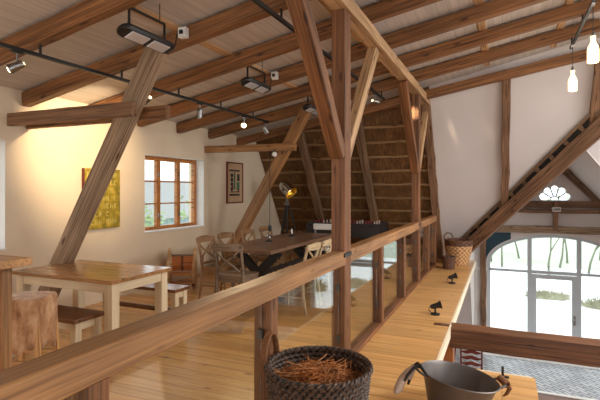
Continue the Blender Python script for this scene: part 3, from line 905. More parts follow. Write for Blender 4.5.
MB().box((0.01, 0, 0.41), (0.012, 0.59, 0.81)).build('print', 'paper', s)
mb = MB()
mb.box((0.018, -0.02, 0.66), (0.004, 0.40, 0.035)); mb.box((0.018, -0.02, 0.16), (0.004, 0.40, 0.04)); mb.box((0.018, 0.0, 0.22), (0.004, 0.34, 0.02))
for z in (0.28, 0.38, 0.47, 0.56): mb.lathe([(0, 0), (0.045, 0.0), (0.04, 0.004), (0, 0.004)], 10, Matrix.Translation((0.016, -0.12, z)) @ Matrix.Rotation(PI/2, 4, 'Y') @ Matrix.Diagonal((1, 1.2, 1, 1)))
mb.box((0.018, 0.13, 0.52), (0.004, 0.09, 0.15)); mb.build('dark_figures', 'ink', s)
mb = MB(); mb.box((0.018, 0.12, 0.34), (0.004, 0.11, 0.17)); mb.box((0.018, -0.02, 0.45), (0.0035, 0.06, 0.36)); mb.build('green_figures', 'greenink', s)
mb = MB(); mb.box((0.0195, -0.10, 0.33), (0.004, 0.07, 0.05)); mb.box((0.0195, 0.13, 0.25), (0.004, 0.06, 0.04)); mb.build('red_figures', 'redink', s)

# ------------------------------------------------------------------ furniture
def gb(name, c, size, mat, parent, bevel=0.004, rz=0, rot=None):
    """box part whose grain (local X) follows its longest side"""
    o = MB()
    sx = list(size)
    ax = sx.index(max(sx))
    if ax == 0: s2, rt = sx, Euler((0, 0, 0))
    elif ax == 1: s2, rt = [sx[1], sx[0], sx[2]], Euler((0, 0, PI/2))
    else: s2, rt = [sx[2], sx[1], sx[0]], Euler((0, PI/2, 0))
    o.box((0, 0, 0), s2, bevel=bevel)
    ob = o.build(name, mat, parent)
    ob.location = c
    m = (rot.to_matrix() if rot else Matrix.Rotation(rz, 3, 'Z')) @ rt.to_matrix()
    ob.rotation_euler = m.to_euler()
    return ob
def gbar(name, p0, p1, w, h, mat, parent, up=(0, 0, 1), ch=0.005):
    return timber_obj(name, p0, p1, w, h, mat, up, parent, jit=0.0, step=9, ch=min(ch, w*0.3, h*0.3))

def plank_table(name, label, cat, loc, lx, ly, h, topmat, legmat, leg=0.09, topt=0.035, apron=0.09, inset=0.05, group=None, over=0.03):
    t = thing(name, label, cat, loc, 0, group)
    gb('tabletop' if 'table' in name else 'seat', (0, 0, h-topt/2), (lx, ly, topt), topmat, t)
    zz = h-topt
    for sx in (-1, 1):
        for sy in (-1, 1):
            gb('leg', (sx*(lx/2-inset-leg/2), sy*(ly/2-over-leg/2), zz/2), (leg, leg, zz), legmat, t)
    xi = lx/2-inset-leg
    yi = ly/2-over-leg
    for sy in (-1, 1): gb('apron', (0, sy*(ly/2-over-0.02), zz-apron/2), (2*xi, 0.022, apron), legmat, t, 0.002)
    for sx in (-1, 1): gb('apron', (sx*(lx/2-inset-0.02), 0, zz-apron/2), (0.022, 2*yi, apron), legmat, t, 0.002)
    return t
t = plank_table('table', 'cream-legged wooden table with brown plank top between two benches', 'table', (-3.75, 3.445, 0), 1.30, 0.80, 0.76, 'top', 'cream', inset=0.03)
t = plank_table('bench', 'low bench on the balustrade side of the cream-legged table, by the hide stool', 'bench', (-3.77, 3.0, 0), 0.94, 0.34, 0.45, 'darktop', 'cream', leg=0.065, apron=0.07, group='benches at the cream-legged table', inset=0.02)
t = plank_table('bench', 'low bench on the window side of the cream-legged table, reflecting the daylight', 'bench', (-3.85, 4.27, 0), 1.12, 0.27, 0.45, 'darktop', 'cream', leg=0.065, apron=0.07, group='benches at the cream-legged table', inset=0.02)
gbar('stretcher', (-0.50, -0.09, 0.21), (0.50, -0.09, 0.21), 0.03, 0.05, 'darktop', t)
t = plank_table('high_table', 'high wooden table corner beside the hide-covered stool', 'table', (-3.58, 1.64, 0), 1.40, 1.0, 1.10, 'lightwood', 'rail', leg=0.07, topt=0.05, apron=0.0001, inset=0.10, over=0.07)
for ch_ in list(t.children):
    if ch_.name.startswith('apron'): bpy.data.objects.remove(ch_)

# hide stool
s = thing('stool', 'wooden bar stool draped with tawny cow hide', 'stool', (-3.25, 2.39, 0), R(24))
mb = MB()
nz = 9; na = 40
rings = []
def sq(a, r):
    c, s_ = math.cos(a), math.sin(a)
    k = (abs(c)**5 + abs(s_)**5)**(-1/5)
    return r*k*c, r*k*s_
rn = random.Random(8)
for i in range(nz):
    t_ = i/(nz-1)
    ring = []
    for k in range(na):
        a = 2*PI*k/na
        rr = 0.158 + 0.010*t_*math.sin(5*a+1) + 0.006*math.sin(9*a)*t_
        x, y = sq(a, rr)
        z = 0.735 - (0.34 + 0.02*math.sin(3*a+0.5) + 0.015*math.sin(7*a))*t_
        if i == 0: x *= 0.93; y *= 0.93; z = 0.757
        if i == 1: z = 0.735; 
        ring.append(mb.bm.verts.new((x, y, z)))
    rings.append(ring)
tr = [mb.bm.verts.new((v.co.x*0.6, v.co.y*0.6, 0.765)) for v in rings[0]]
rings.insert(0, tr)
for a_, b_ in zip(rings, rings[1:]):
    for k in range(na): mb.bm.faces.new((a_[k], a_[(k+1) % na], b_[(k+1) % na], b_[k]))
mb.bm.faces.new(tr)
mb.build('hide_cover', 'hide', s, smooth=True, solid=0.008)
MB().box((0, 0, 0.70), (0.27, 0.27, 0.05)).build('seat', 'lightwood', s)
for sx in (-1, 1):
    for sy in (-1, 1):
        gbar('leg', (sx*0.15, sy*0.15, 0), (sx*0.115, sy*0.115, 0.68), 0.04, 0.04, 'lightwood', s)
for sx in (-1, 1):
    gbar('stretcher', (sx*0.14, -0.14, 0.2), (sx*0.14, 0.14, 0.2), 0.03, 0.03, 'lightwood', s)
    gbar('stretcher', (-0.135, sx*0.135, 0.3), (0.135, sx*0.135, 0.3), 0.03, 0.03, 'lightwood', s)

# child's rocking chair
s = thing('rocking_chair', "small child's wooden rocking chair with orange back board under the pine window", 'chair', (-4.69, 6.06, 0), R(-146))
for sx in (-1, 1):
    for y, hgt in ((-0.13, 0.62), (0.15, 0.46)):
        mb = MB(); mb.tube([(sx*0.19, y, 0.05), (sx*0.195, y, 0.3), (sx*0.20, y-0.01, hgt-0.05), (sx*0.20, y-0.01, hgt)], [0.03, 0.038, 0.034, 0.010], 10); mb.build('upright', 'batten', s, smooth=True)
    gb('side_board', (sx*0.195, 0.01, 0.27), (0.018, 0.26, 0.22), 'lightwood', s)
    pts = [(sx*0.19, 0.36*math.sin(a), 0.36-0.345*math.cos(a)*1.0) for a in [(-0.9+0.2*i) for i in range(10)]]
    MB().tube([(x, y, z*0.55+0.012) for x, y, z in pts], 0.02, 8).build('rocker', 'redbrown', s, smooth=True)
gb('backrest', (0, -0.13, 0.36), (0.36, 0.018, 0.24), 'orange', s)
gb('top_rail', (0, -0.13, 0.49), (0.38, 0.028, 0.03), 'chair', s)
gb('splat', (0, -0.117, 0.36), (0.035, 0.012, 0.24), 'darktop', s)
gb('seat', (0, 0.0, 0.215), (0.36, 0.28, 0.022), 'lightwood', s)
gb('foot_board', (0, 0.10, 0.10), (0.36, 0.12, 0.016), 'orange', s)

# dining table
TX0, TX1, TY0, TY1 = -3.62, -2.74, 5.37, 7.95
s = thing('dining_table', 'long dark oak dining table on black crossed legs', 'table', ((TX0+TX1)/2, (TY0+TY1)/2, 0))
gb('tabletop', (0, 0, 0.735), (TX1-TX0, TY1-TY0, 0.05), 'dining', s)
for y in (-0.85, 0.85):
    for k in (-1, 1):
        gbar('leg', (k*0.36, y+k*0.035, 0.0), (-k*0.36, y+k*0.035, 0.70), 0.06, 0.12, 'dark', s)
    gb('leg_plate', (0, y, 0.703), (0.76, 0.14, 0.012), 'dark', s)
gb('stretcher', (0, 0, 0.35), (0.05, 1.62, 0.06), 'dark', s)

# crossback chairs
def cross_chair(mat, label, loc, rz):
    t = thing('dining_chair', label, 'chair', loc, rz, 'crossback chairs at the dining table')
    mb = MB(); mb.poly([(-0.20, -0.19), (0.20, -0.19), (0.225, 0.10), (0.20, 0.21), (-0.20, 0.21), (-0.225, 0.10)], [], lambda a, b: V((a, b, 0.44)), (0, 0, 0.028))
    mb.build('seat', mat, t)
    mb = MB()
    mb.box((0, 0.17, 0.41), (0.36, 0.02, 0.06)); mb.box((0, -0.17, 0.41), (0.36, 0.02, 0.06))
    for sx in (-1, 1): mb.box((sx*0.18, 0, 0.41), (0.02, 0.34, 0.06))
    mb.build('seat_frame', mat, t)
    for sx in (-1, 1):
        MB().tube([(sx*0.195, 0.19, 0), (sx*0.185, 0.175, 0.44)], [0.016, 0.02], 10).build('leg', mat, t, smooth=True)
        MB().tube([(sx*0.20, -0.24, 0), (sx*0.195, -0.20, 0.25), (sx*0.19, -0.19, 0.46), (sx*0.195, -0.215, 0.65), (sx*0.20, -0.265, 0.86)], [0.016, 0.02, 0.021, 0.02, 0.017], 10).build('leg', mat, t, smooth=True)
    # curved top rail
    mb = MB()
    n = 10; prev = None
    for i in range(n+1):
        u = -1+2*i/n
        x = u*0.225; y = -0.262 - 0.045*(1-u*u)
        ring = [mb.bm.verts.new((x, y-0.012, 0.79+0.01*(u*u))), mb.bm.verts.new((x, y+0.012, 0.79+0.01*u*u)), mb.bm.verts.new((x, y+0.006, 0.885-0.022*u*u)), mb.bm.verts.new((x, y-0.018, 0.885-0.022*u*u))]
        if prev:
            for k in range(4): mb.bm.faces.new((prev[k], prev[(k+1) % 4], ring[(k+1) % 4], ring[k]))
        else: mb.bm.faces.new(ring[::-1])
        prev = ring
    mb.bm.faces.new(prev); mb.build('top_rail', mat, t)
    for sx in (-1, 1):
        mb = MB(); mb.tube([(sx*0.19, -0.20, 0.50), (sx*0.09, -0.245-sx*0.006, 0.60), (0, -0.262-sx*0.006, 0.655), (-sx*0.09, -0.272-sx*0.006, 0.72), (-sx*0.18, -0.262, 0.80)], 0.013, 8)
        mb.build('cross_slat', mat, t, smooth=True)
    gb('back_rail', (0, -0.195, 0.51), (0.38, 0.022, 0.035), mat, t)
    for sx in (-1, 1): gbar('stretcher', (sx*0.19, -0.21, 0.2), (sx*0.19, 0.185, 0.2), 0.02, 0.02, mat, t)
    gbar('stretcher', (-0.19, 0.0, 0.2), (0.19, 0.0, 0.2), 0.02, 0.02, mat, t)
    return t
ch = cross_chair('chair', 'grey crossback chair at the head of the dining table, back towards the viewer', (-3.15, 5.22, 0), 0)
w0 = cross_chair('chair_warm', 'honey crossback chair on the wall side, first from the rocking chair end', (-3.70, 5.68, 0), -PI/2)
dup(w0, (-3.71, 6.24, 0), -PI/2, 'honey crossback chair on the wall side, second from the rocking chair end')
dup(w0, (-3.71, 6.90, 0), -PI/2, 'crossback chair on the wall side of the dining table, third along')
dup(w0, (-3.71, 7.56, 0), -PI/2, 'crossback chair on the wall side of the dining table, last before the tripod lamp')
p0 = cross_chair('chair_pale', 'pale crossback chair on the balustrade side, first of three along the table', (-2.47, 5.52, 0), PI/2)
dup(p0, (-2.47, 6.04, 0), PI/2, 'pale crossback chair on the balustrade side, middle of three along the table')
dup(p0, (-2.47, 6.58, 0), PI/2, 'pale crossback chair mostly hidden behind the tall basket-side post')

# white chair at the far head
s = thing('white_chair', 'white padded chair at the far head of the dining table', 'chair', (-3.2, 8.32, 0), PI)
gb('seat', (0, 0, 0.44), (0.44, 0.42, 0.05), 'white', s)
MB().box((0, -0.22, 0.83), (0.44, 0.05, 0.12), bevel=0.02).build('backrest', 'white', s)
for sx in (-1, 1):
    gbar('leg', (sx*0.18, -0.2, 0), (sx*0.18, -0.22, 0.80), 0.03, 0.03, 'steel', s)
    gbar('leg', (sx*0.18, 0.18, 0), (sx*0.18, 0.18, 0.42), 0.03, 0.03, 'steel', s)

# table items
def candle(x, y, label, tall):
    s = thing('candle_holder', label, 'candle holder', (x, y, 0.76), group='candle holders on the dining table')
    MB().lathe([(0, 0), (0.055, 0), (0.055, 0.014), (0.02, 0.022), (0.014, 0.03), (0.014, 0.05), (0, 0.05)], 16, cap=False).build('base', 'dark', s, smooth=True)
    if tall: MB().lathe([(0.014, 0.045), (0.016, 0.05), (0.014, 0.12), (0.0, 0.135)], 12, cap=False).build('candle', 'white', s, smooth=True)
    else: MB().lathe([(0.0, 0.045), (0.03, 0.05), (0.035, 0.09), (0.02, 0.11), (0, 0.112)], 14, cap=False).build('glass_cup', 'reflector', s, smooth=True)
candle(-3.28, 6.35, 'small candle holder with a silvery cup on the dining table', False)
candle(-3.28, 7.2, 'slim white candle on a dark foot on the dining table', True)

# tripod lamp
s = thing('tripod_lamp', 'tripod floor lamp with chrome studio head in front of the thatch', 'floor lamp', (-4.24, 9.06, 0))
apex = V((0, 0, 1.27))
for k in range(3):
    a = R(-100+120*k)
    MB().tube([(0.40*math.cos(a), 0.40*math.sin(a), 0), (0.03*math.cos(a), 0.03*math.sin(a), 1.24)], 0.017, 8).build('leg', 'black', s)
MB().tube([(0, 0, 0.55), (0, 0, 1.27)], 0.02, 10).build('pole', 'black', s)
MB().lathe([(0.0, 1.22), (0.05, 1.22), (0.06, 1.27), (0.025, 1.32), (0.02, 1.40), (0, 1.40)], 14, cap=False).build('hub', 'steel', s, smooth=True)
hd = V((0.72, -0.16, -0.55)).normalized()
q = hd.to_track_quat('Z', 'Y').to_matrix().to_4x4(); q.translation = V((0, 0, 1.58))
MB().lathe([(0.0, -0.17), (0.09, -0.165), (0.11, -0.12), (0.125, -0.05), (0.125, 0.06), (0.135, 0.10), (0.15, 0.16), (0.145, 0.16), (0.12, 0.06)], 28, q, cap=False).build('lamp_head', 'chrome', s, smooth=True)
MB().lathe([(0.145, 0.155), (0.11, 0.07), (0.05, 0.02), (0, 0.01)], 28, q, cap=False).build('reflector', 'gold', s, smooth=True)
MB().lathe([(0, 0.02)]+[(0.035*math.sin(a), 0.06-0.04*math.cos(a)) for a in [0.4*i for i in range(1, 8)]]+[(0, 0.1)], 14, q, cap=False).build('bulb', 'softbulb', s, smooth=True)
MB().tube([q @ V((0.14, 0, 0)), (0.10, 0.10, 1.46), (0, 0, 1.40), (-0.10, -0.10, 1.46), q @ V((-0.14, 0, 0))], 0.010, 8).build('yoke', 'black', s)
ld = bpy.data.lights.new('studio', 'SPOT'); ld.energy = 4; ld.color = (1, 0.75, 0.4); ld.spot_size = R(80); ld.shadow_soft_size = 0.05
lo = bpy.data.objects.new('studio_beam', ld); C.objects.link(lo); lo.location = V((-4.24, 9.06, 1.58)) + hd*0.19; lo.rotation_euler = hd.to_track_quat('-Z', 'Y').to_euler()

# football table
s = thing('football_table', 'dark football table with rods and players under the thatch', 'games table', (-2.97, 9.33, 0))
mb = MB()
for y in (-0.36, 0.36): mb.box((0, y, 0.74), (1.54, 0.035, 0.28))
for x in (-0.755, 0.755): mb.box((x, 0, 0.74), (0.035, 0.69, 0.28))
mb.box((0, 0, 0.63), (1.48, 0.69, 0.03)); mb.build('cabinet', 'dark', s)
MB().box((0, 0, 0.648), (1.40, 0.66, 0.006)).build('pitch', 'greenink', s)
MB().box((0.06, -0.379, 0.76), (0.26, 0.004, 0.09)).build('red_panel', 'redink', s)
MB().box((0.10, -0.379, 0.66), (0.18, 0.004, 0.06)).build('pale_panel', 'steel', s)
for sx in (-1, 1):
    for sy in (-1, 1): gb('leg', (sx*0.66, sy*0.30, 0.3), (0.10, 0.10, 0.60), 'dark', s)
for k in range(8):
    x = -0.63+0.18*k
    rod = MB().tube([(x, -0.62, 0.84), (x, 0.55, 0.84)], 0.008, 8).build('rod', 'chrome', s)
    MB().tube([(x, -0.64, 0.84), (x, -0.52, 0.84)], 0.016, 10).build('grip', 'black', rod)
    for y in (-0.2, 0, 0.2):
        mb = MB(); mb.box((x, y, 0.845), (0.03, 0.022, 0.10)); mb.lathe([(0, -0.018), (0.015, -0.008), (0.015, 0.008), (0, 0.018)], 8, Matrix.Translation((x, y, 0.905)), cap=False)
        mb.build('player', 'cloth' if k % 2 else 'redink', rod)

# ------------------------------------------------------------------ ledge objects
def wicker_mesh(r0, r1, h, nst, nrow, amp):
    """woven wall: rods go alternately in and out of the stakes"""
    mb = MB(); seg = nst*4; rings = []
    n = nrow*2
    for i in range(n+1):
        z = h*i/n; r = r0 + (r1-r0)*(i/n)**0.8
        ring = []
        for k in range(seg):
            a = 2*PI*k/seg
            ph = PI if (i//2) % 2 else 0
            rr = r + amp*math.sin(nst*a/1 + ph) * (1 if i % 2 else 0.35) + (amp*0.9 if i % 2 else -amp*0.5)
            ring.append(mb.bm.verts.new((rr*math.cos(a), rr*math.sin(a), z)))
        rings.append(ring)
    for a_, b_ in zip(rings, rings[1:]):
        for k in range(seg): mb.bm.faces.new((a_[k], a_[(k+1) % seg], b_[(k+1) % seg], b_[k]))
    mb.bm.faces.new(rings[0][::-1])
    return mb
def braid(r, z, amp, tr, n=90, ph=0.0, lobes=30):
    return [((r+amp*math.cos(lobes*2*PI*i/n+ph))*math.cos(2*PI*i/n), (r+amp*math.cos(lobes*2*PI*i/n+ph))*math.sin(2*PI*i/n), z+amp*math.sin(lobes*2*PI*i/n+ph)) for i in range(n)]
s = thing('basket', 'big round dark wicker basket of straw beside the balustrade', 'basket', (-0.945, 2.43, 0))
wicker_mesh(0.215, 0.285, 0.555, 44, 22, 0.006).build('basket_wall', 'wicker', s, solid=0.008)
mb = MB()
for ph in (0, 2.1, 4.2): mb.tube(braid(0.288, 0.565, 0.010, 0.008, 240, ph, 24), 0.009, 6, closed=True)
mb.build('rim', 'wicker', s, smooth=True)
for a, nm in ((R(184), 0), (R(16), 1)):
    c_, s_ = math.cos(a), math.sin(a)
    tx, ty = -s_, c_
    mb = MB()
    for off in (-0.012, 0.0, 0.012):
        pts = [(0.292*c_ + tx*0.10*math.cos(u) + c_*off, 0.292*s_ + ty*0.10*math.cos(u) + s_*off, 0.53 + (0.19 if nm == 0 else 0.10)*math.sin(u)) for u in [PI*i/14 for i in range(15)]]
        mb.tube(pts, 0.009, 6)
    if nm == 0: mb.build('handle', 'rope', s, smooth=True)
    else: mb.bm.free()
mb = MB(); rn = random.Random(11)
for i in range(900):
    a = rn.uniform(0, 2*PI); r = 0.25*math.sqrt(rn.random()); L_ = rn.uniform(0.08, 0.26)
    x, y = r*math.cos(a), r*math.sin(a)
    z = 0.435 + rn.uniform(-0.05, 0.06) + 0.085*(1-r/0.25)
    b = rn.uniform(0, 2*PI); tilt = rn.uniform(-0.25, 0.5)
    d_ = V((math.cos(b), math.sin(b), tilt)).normalized()
    pts = []
    for t_ in (-0.5, 0, 0.5):
        q_ = V((x, y, z)) + d_*L_*t_ + V((0, 0, 0.03*(0.25-t_*t_)))
        rad = math.hypot(q_.x, q_.y)
        if rad > 0.26: q_.x *= 0.26/rad; q_.y *= 0.26/rad
        pts.append(q_)
    mb.tube(pts, rn.uniform(0.0015, 0.0035), 4, cap=False)
mb.lathe([(0.0, 0.43), (0.15, 0.41), (0.24, 0.36), (0.245, 0.30), (0.0, 0.30)], 24, cap=False)
st = tag(mb.build('straw', 'straw'), 'tangled orange brown straw filling the big wicker basket', 'straw', kind='stuff')
st.location = (-0.945, 2.43, 0)

# grey pan
pc = V((-0.305, 3.42, 0.0))
s = thing('pan', 'large grey iron pan with wrapped handles on the gallery boards', 'pan', pc)
TILT = R(9)
s.rotation_euler = Matrix.Rotation(TILT, 3, V((-0.3984, 0.9172, 0))).to_euler(); s.location.z = 0.185*math.sin(TILT)
prof = [(0.0, 0.002), (0.17, 0.002), (0.188, 0.012), (0.25, 0.205), (0.266, 0.218), (0.270, 0.223), (0.264, 0.227), (0.244, 0.21), (0.18, 0.02), (0.0, 0.014)]
MB().lathe(prof, 56, cap=False).build('bowl', 'iron', s, smooth=True)
aL = math.atan2(-0.03, -1)     # towards the viewer's left
for k, a in ((0, R(203)), (1, R(23))):
    c_, s_ = math.cos(a), math.sin(a)
    def pp(r, t, z): return V((r*c_ - t*s_, r*s_ + t*c_, (z-0.25)*0.85+0.222))
    h = MB().tube([pp(0.262, -0.075, 0.235), pp(0.30, -0.06, 0.255), pp(0.315, 0, 0.262), pp(0.30, 0.06, 0.255), pp(0.262, 0.075, 0.235)], 0.009, 8).build('handle', 'iron', s, smooth=True)
    if k == 0:
        mb = MB()
        mb.tube([pp(0.255, 0.11, 0.25), pp(0.275, 0.06, 0.272), pp(0.285, 0.0, 0.285), pp(0.29, -0.04, 0.28), pp(0.31, -0.075, 0.23), pp(0.315, -0.10, 0.16), pp(0.32, -0.08, 0.10), pp(0.335, -0.04, 0.10)], [0.008, 0.011, 0.013, 0.013, 0.014, 0.013, 0.012, 0.008], 8)
        mb.tube([pp(0.29, 0.0, 0.285), pp(0.33, 0.02, 0.26), pp(0.37, 0.035, 0.20), pp(0.385, 0.04, 0.15)], [0.012, 0.011, 0.011, 0.008], 8)
        mb.build('leather_wrap', 'leather', s, smooth=True)
        mb = MB()
        mb.tube([pp(0.30, -0.035, 0.25), pp(0.345, -0.045, 0.20), pp(0.385, -0.03, 0.13), pp(0.41, 0.0, 0.06), pp(0.43, 0.02, 0.035)], [0.016, 0.026, 0.030, 0.030, 0.014], 10)
        mb.tube([pp(0.30, -0.06, 0.26), pp(0.315, -0.09, 0.19), pp(0.32, -0.085, 0.12)], [0.016, 0.028, 0.018], 10)
        mb.build('cloth_wrap', 'cloth', s, smooth=True)
    else:
        mb = MB(); rn = random.Random(4)
        for j in range(7):
            t0 = -0.05+0.017*j
            ring = [pp(0.31+0.02*math.cos(u), t0+0.006*math.sin(2*u), 0.262+0.022*math.sin(u)) for u in [2*PI*i/10 for i in range(10)]]
            mb.tube(ring, 0.008, 6, closed=True)
        mb.tube([pp(0.33, 0.0, 0.26), pp(0.35, -0.02, 0.22), pp(0.34, -0.01, 0.17), pp(0.33, 0.01, 0.14)], [0.014, 0.016, 0.012, 0.006], 6)
        mb.tube([pp(0.33, 0.02, 0.27), pp(0.355, 0.04, 0.25), pp(0.36, 0.05, 0.21)], [0.012, 0.014, 0.008], 6)
        mb.build('rope_wrap', 'rope', s, smooth=True)

# small black spots on the ledge
def floor_spot(loc, rz, label):
    s = thing('spotlight', label, 'spotlight', loc, rz, 'small black spotlights on the ledge')
    MB().lathe([(0, 0), (0.055, 0), (0.055, 0.018), (0.02, 0.026), (0, 0.026)], 20, cap=False).build('base', 'black', s, smooth=True)
    MB().tube([(0, 0, 0.02), (0, -0.005, 0.06), (0.0, 0, 0.095)], 0.012, 8).build('stem', 'black', s)
    q = V((0.9, 0.35, 0.28)).normalized().to_track_quat('Z', 'Y').to_matrix().to_4x4(); q.translation = V((0, 0, 0.11))
    MB().lathe([(0, -0.065), (0.022, -0.06), (0.030, -0.03), (0.034, 0.03), (0.052, 0.075), (0.048, 0.075), (0.03, 0.03), (0, 0.03)], 20, q, cap=False).build('lamp_head', 'black', s, smooth=True)
    MB().tube([(-0.02, 0, 0.11), (-0.075, 0.0, 0.085), (-0.08, 0, 0.05), (-0.045, 0, 0.015)], 0.005, 6).build('cable', 'black', s)
floor_spot((-0.76, 5.97, 0), R(-8), 'black floor spotlight on the ledge closer to the grey pan')
floor_spot((-0.76, 8.08, 0), R(0), 'black floor spotlight on the ledge closer to the tan basket')
s = thing('bracket', 'tiny black upright bracket at the platform edge behind the grey pan', 'bracket', (0.005, 4.20, 0))
MB().box((0, 0, 0.045), (0.02, 0.016, 0.09), bevel=0.004).build('stem', 'black', s)
MB().box((0.018, 0, 0.006), (0.06, 0.03, 0.012), bevel=0.003).build('foot', 'black', s)

# baskets at the ledge end
s = thing('basket', 'tan wicker basket with dark rim and looped handle at the ledge end', 'basket', (-0.83, 10.2, 0))
wicker_mesh(0.17, 0.27, 0.40, 34, 16, 0.006).build('basket_wall', 'wicker_tan', s, solid=0.008)
mb = MB(); mb.lathe([(0.262, 0.40), (0.278, 0.40), (0.288, 0.51), (0.278, 0.52), (0.268, 0.51), (0.262, 0.40)], 34, cap=False)
mb.build('rim_band', 'wicker_brown', s, smooth=True)
MB().tube([(-0.27+0.0, -0.10, 0.50), (-0.28, -0.095, 0.60), (-0.22, -0.09, 0.66), (-0.14, -0.09, 0.65), (-0.10, -0.10, 0.56), (-0.11, -0.12, 0.50)], 0.012, 8).build('handle', 'wicker_brown', s, smooth=True)
MB().tube([(-0.275, -0.09, 0.50), (-0.285, -0.10, 0.35), (-0.27, -0.10, 0.2), (-0.22, -0.1, 0.12)], 0.014, 8).build('strap', 'cloth', s, smooth=True)
s = thing('basket', 'small dark brown wicker pot in front of the tan basket', 'basket', (-0.96, 9.55, 0))
wicker_mesh(0.10, 0.125, 0.24, 24, 10, 0.004).build('basket_wall', 'wicker_brown', s, solid=0.006)
mb = MB(); mb.tube(braid(0.126, 0.243, 0.004, 0.006, 96, 0, 16), 0.009, 6, closed=True); mb.build('rim', 'wicker', s, smooth=True)

# lower floor ladderback chairs
def ladder_chair(loc, rz, label):
    t = thing('ladderback_chair', label, 'chair', loc, rz, 'ladderback chairs on the lower floor')
    for sx in (-1, 1):
        MB().tube([(sx*0.20, -0.2, 0), (sx*0.20, -0.2, 0.45), (sx*0.205, -0.26, 1.0)], [0.018, 0.02, 0.016], 10).build('leg', 'redbrown', t, smooth=True)
        MB().tube([(sx*0.22, 0.2, 0), (sx*0.22, 0.2, 0.46)], [0.018, 0.02], 10).build('leg', 'redbrown', t, smooth=True)
    for k in range(4):
        z = 0.55+0.125*k
        y = -0.21-0.05*(z-0.45)/0.55
        mb = MB()
        n = 16
        up_ = [(-0.19+0.38*i/n, z+0.045+0.018*math.cos(2*PI*i/n*1.0+PI)) for i in range(n+1)]
        dn_ = [(-0.19+0.38*i/n, z-0.015+0.012*math.cos(4*PI*i/n)) for i in range(n, -1, -1)]
        mb.poly(up_+dn_, [], lambda a, b: V((a, y, b)), (0, 0.014, 0)); mb.build('slat', 'redbrown', t)
    gb('seat', (0, 0, 0.45), (0.44, 0.42, 0.035), 'wicker_tan', t)
    for sx in (-1, 1): gbar('stretcher', (sx*0.21, -0.19, 0.2), (sx*0.21, 0.19, 0.2), 0.02, 0.02, 'redbrown', t)
    for sy in (-1, 1): gbar('stretcher', (-0.2, sy*0.195, 0.25), (0.2, sy*0.195, 0.25), 0.02, 0.02, 'redbrown', t)
    return t
lc = ladder_chair((-0.60, 10.5, GZ), R(4), 'red brown ladderback chair on the lower floor beneath the void beam')
dup(lc, (-1.25, 10.9, GZ), R(70), 'second ladderback chair half hidden by the orange post')

# ------------------------------------------------------------------ outdoors
mb = MB(); mb.quad((-60, 13.6, GZ-0.1), (70, 13.6, GZ-0.1), (70, 30, GZ-0.12), (-60, 30, GZ-0.12))
o = struct(mb.build('ground', 'yard'), 'pale wet yard outside the arched window')
mb = MB(); mb.quad((-90, 30, GZ-0.12), (110, 30, GZ-0.12), (110, 130, GZ+0.8), (-90, 130, GZ+0.8))
o = struct(mb.build('ground', 'lawn'), 'pale green field beyond the yard')
mb = MB(); mb.quad((-5.5, -20, GZ-0.1), (-5.5, 60, GZ-0.1), (-90, 60, GZ-0.1), (-90, -20, GZ-0.1))
struct(mb.build('ground', 'lawn'), 'pale green garden outside the pine window')
def tree(x, y, h, seed, label, leafy=0):
    rn = random.Random(seed)
    t = thing('tree', label, 'tree', (x, y, GZ-0.1), group='bare trees outside')
    mb = MB(); tips = []
    def grow(p, d, L_, r, dep):
        pts = [p]; rr = [r]
        for i in range(3):
            d = (d + V((rn.uniform(-.15, .15), rn.uniform(-.15, .15), 0.05))).normalized()
            pts.append(pts[-1] + d*L_/3); rr.append(r*(1-0.2*(i+1)))
        mb.tube(pts, rr, 5, cap=False)
        if dep < 4:
            for k in range(rn.randint(2, 3)):
                dd = (d + V((rn.uniform(-.8, .8), rn.uniform(-.8, .8), rn.uniform(-0.1, .6)))).normalized()
                grow(pts[rn.choice((2, 3))], dd, L_*rn.uniform(0.55, 0.8), r*0.5, dep+1)
        else: tips.append(pts[-1])
    grow(V((0, 0, 0)), V((rn.uniform(-.1, .1), 0, 1)), h*0.28, h*0.010, 0)
    mb.build('trunk', 'bark', t)
    if leafy:
        mb = MB()
        for q_ in tips:
            for i in range(leafy):
                c_ = q_ + V((rn.gauss(0, .3), rn.gauss(0, .3), rn.gauss(0, .3))); s_ = rn.uniform(0.05, 0.12)
                a, b = V((rn.uniform(-1, 1), rn.uniform(-1, 1), rn.uniform(-1, 1))).normalized()*s_, V((rn.uniform(-1, 1), rn.uniform(-1, 1), rn.uniform(-1, 1))).normalized()*s_
                mb.quad(c_-a, c_-b, c_+a, c_+b)
        f = mb.build('foliage', 'leaf', t, recalc=False); f['kind'] = 'stuff'
trees = [(-1.0, 26, 7, 1, 'slim pale tree close to the timber stud in the arched window'), (0.0, 29, 7, 1, 'bare tree in the narrow arch pane beside the mullion'), (2.2, 27, 7, 1, 'first bare tree in the wide middle pane of the arch'),
         (3.0, 30, 7, 1, 'second bare tree in the wide middle pane of the arch'), (4.1, 28, 7, 0, 'thin tree behind the tall middle pane'), (5.6, 34, 8, 1, 'faint tree behind the far part of the middle pane'),
         (6.2, 27, 7, 2, 'greener tree in the arch pane beside the picture edge'), (7.4, 29, 8, 2, 'second greener tree in the arch pane beside the picture edge'),
         (1.0, 33, 7, 0, 'slender far tree between the first mullion and the bare tree'), (3.6, 32, 7, 0, 'slender far tree near the peak of the arch'),
         (-0.6, 31, 6, 1, 'slender far tree low in the narrow arch pane'), (6.9, 33, 7, 1, 'slender far tree between the two greener trees')]
for i, (x, y, h, lf, lab) in enumerate(trees): tree(x, y, h, 20+i, lab, lf)
for i, (x, y, h, lab) in enumerate([(-12.5, 13.5, 6, 'garden tree outside the pine window, closer to the strut'), (-12.0, 17, 6, 'garden tree outside the pine window, by its far sash')]):
    tree(x, y, h, 40+i, lab, 8)
s = thing('outbuilding', 'low grey outbuilding seen through the panes of the pine window', 'building', (-19, 21.5, GZ-0.1))
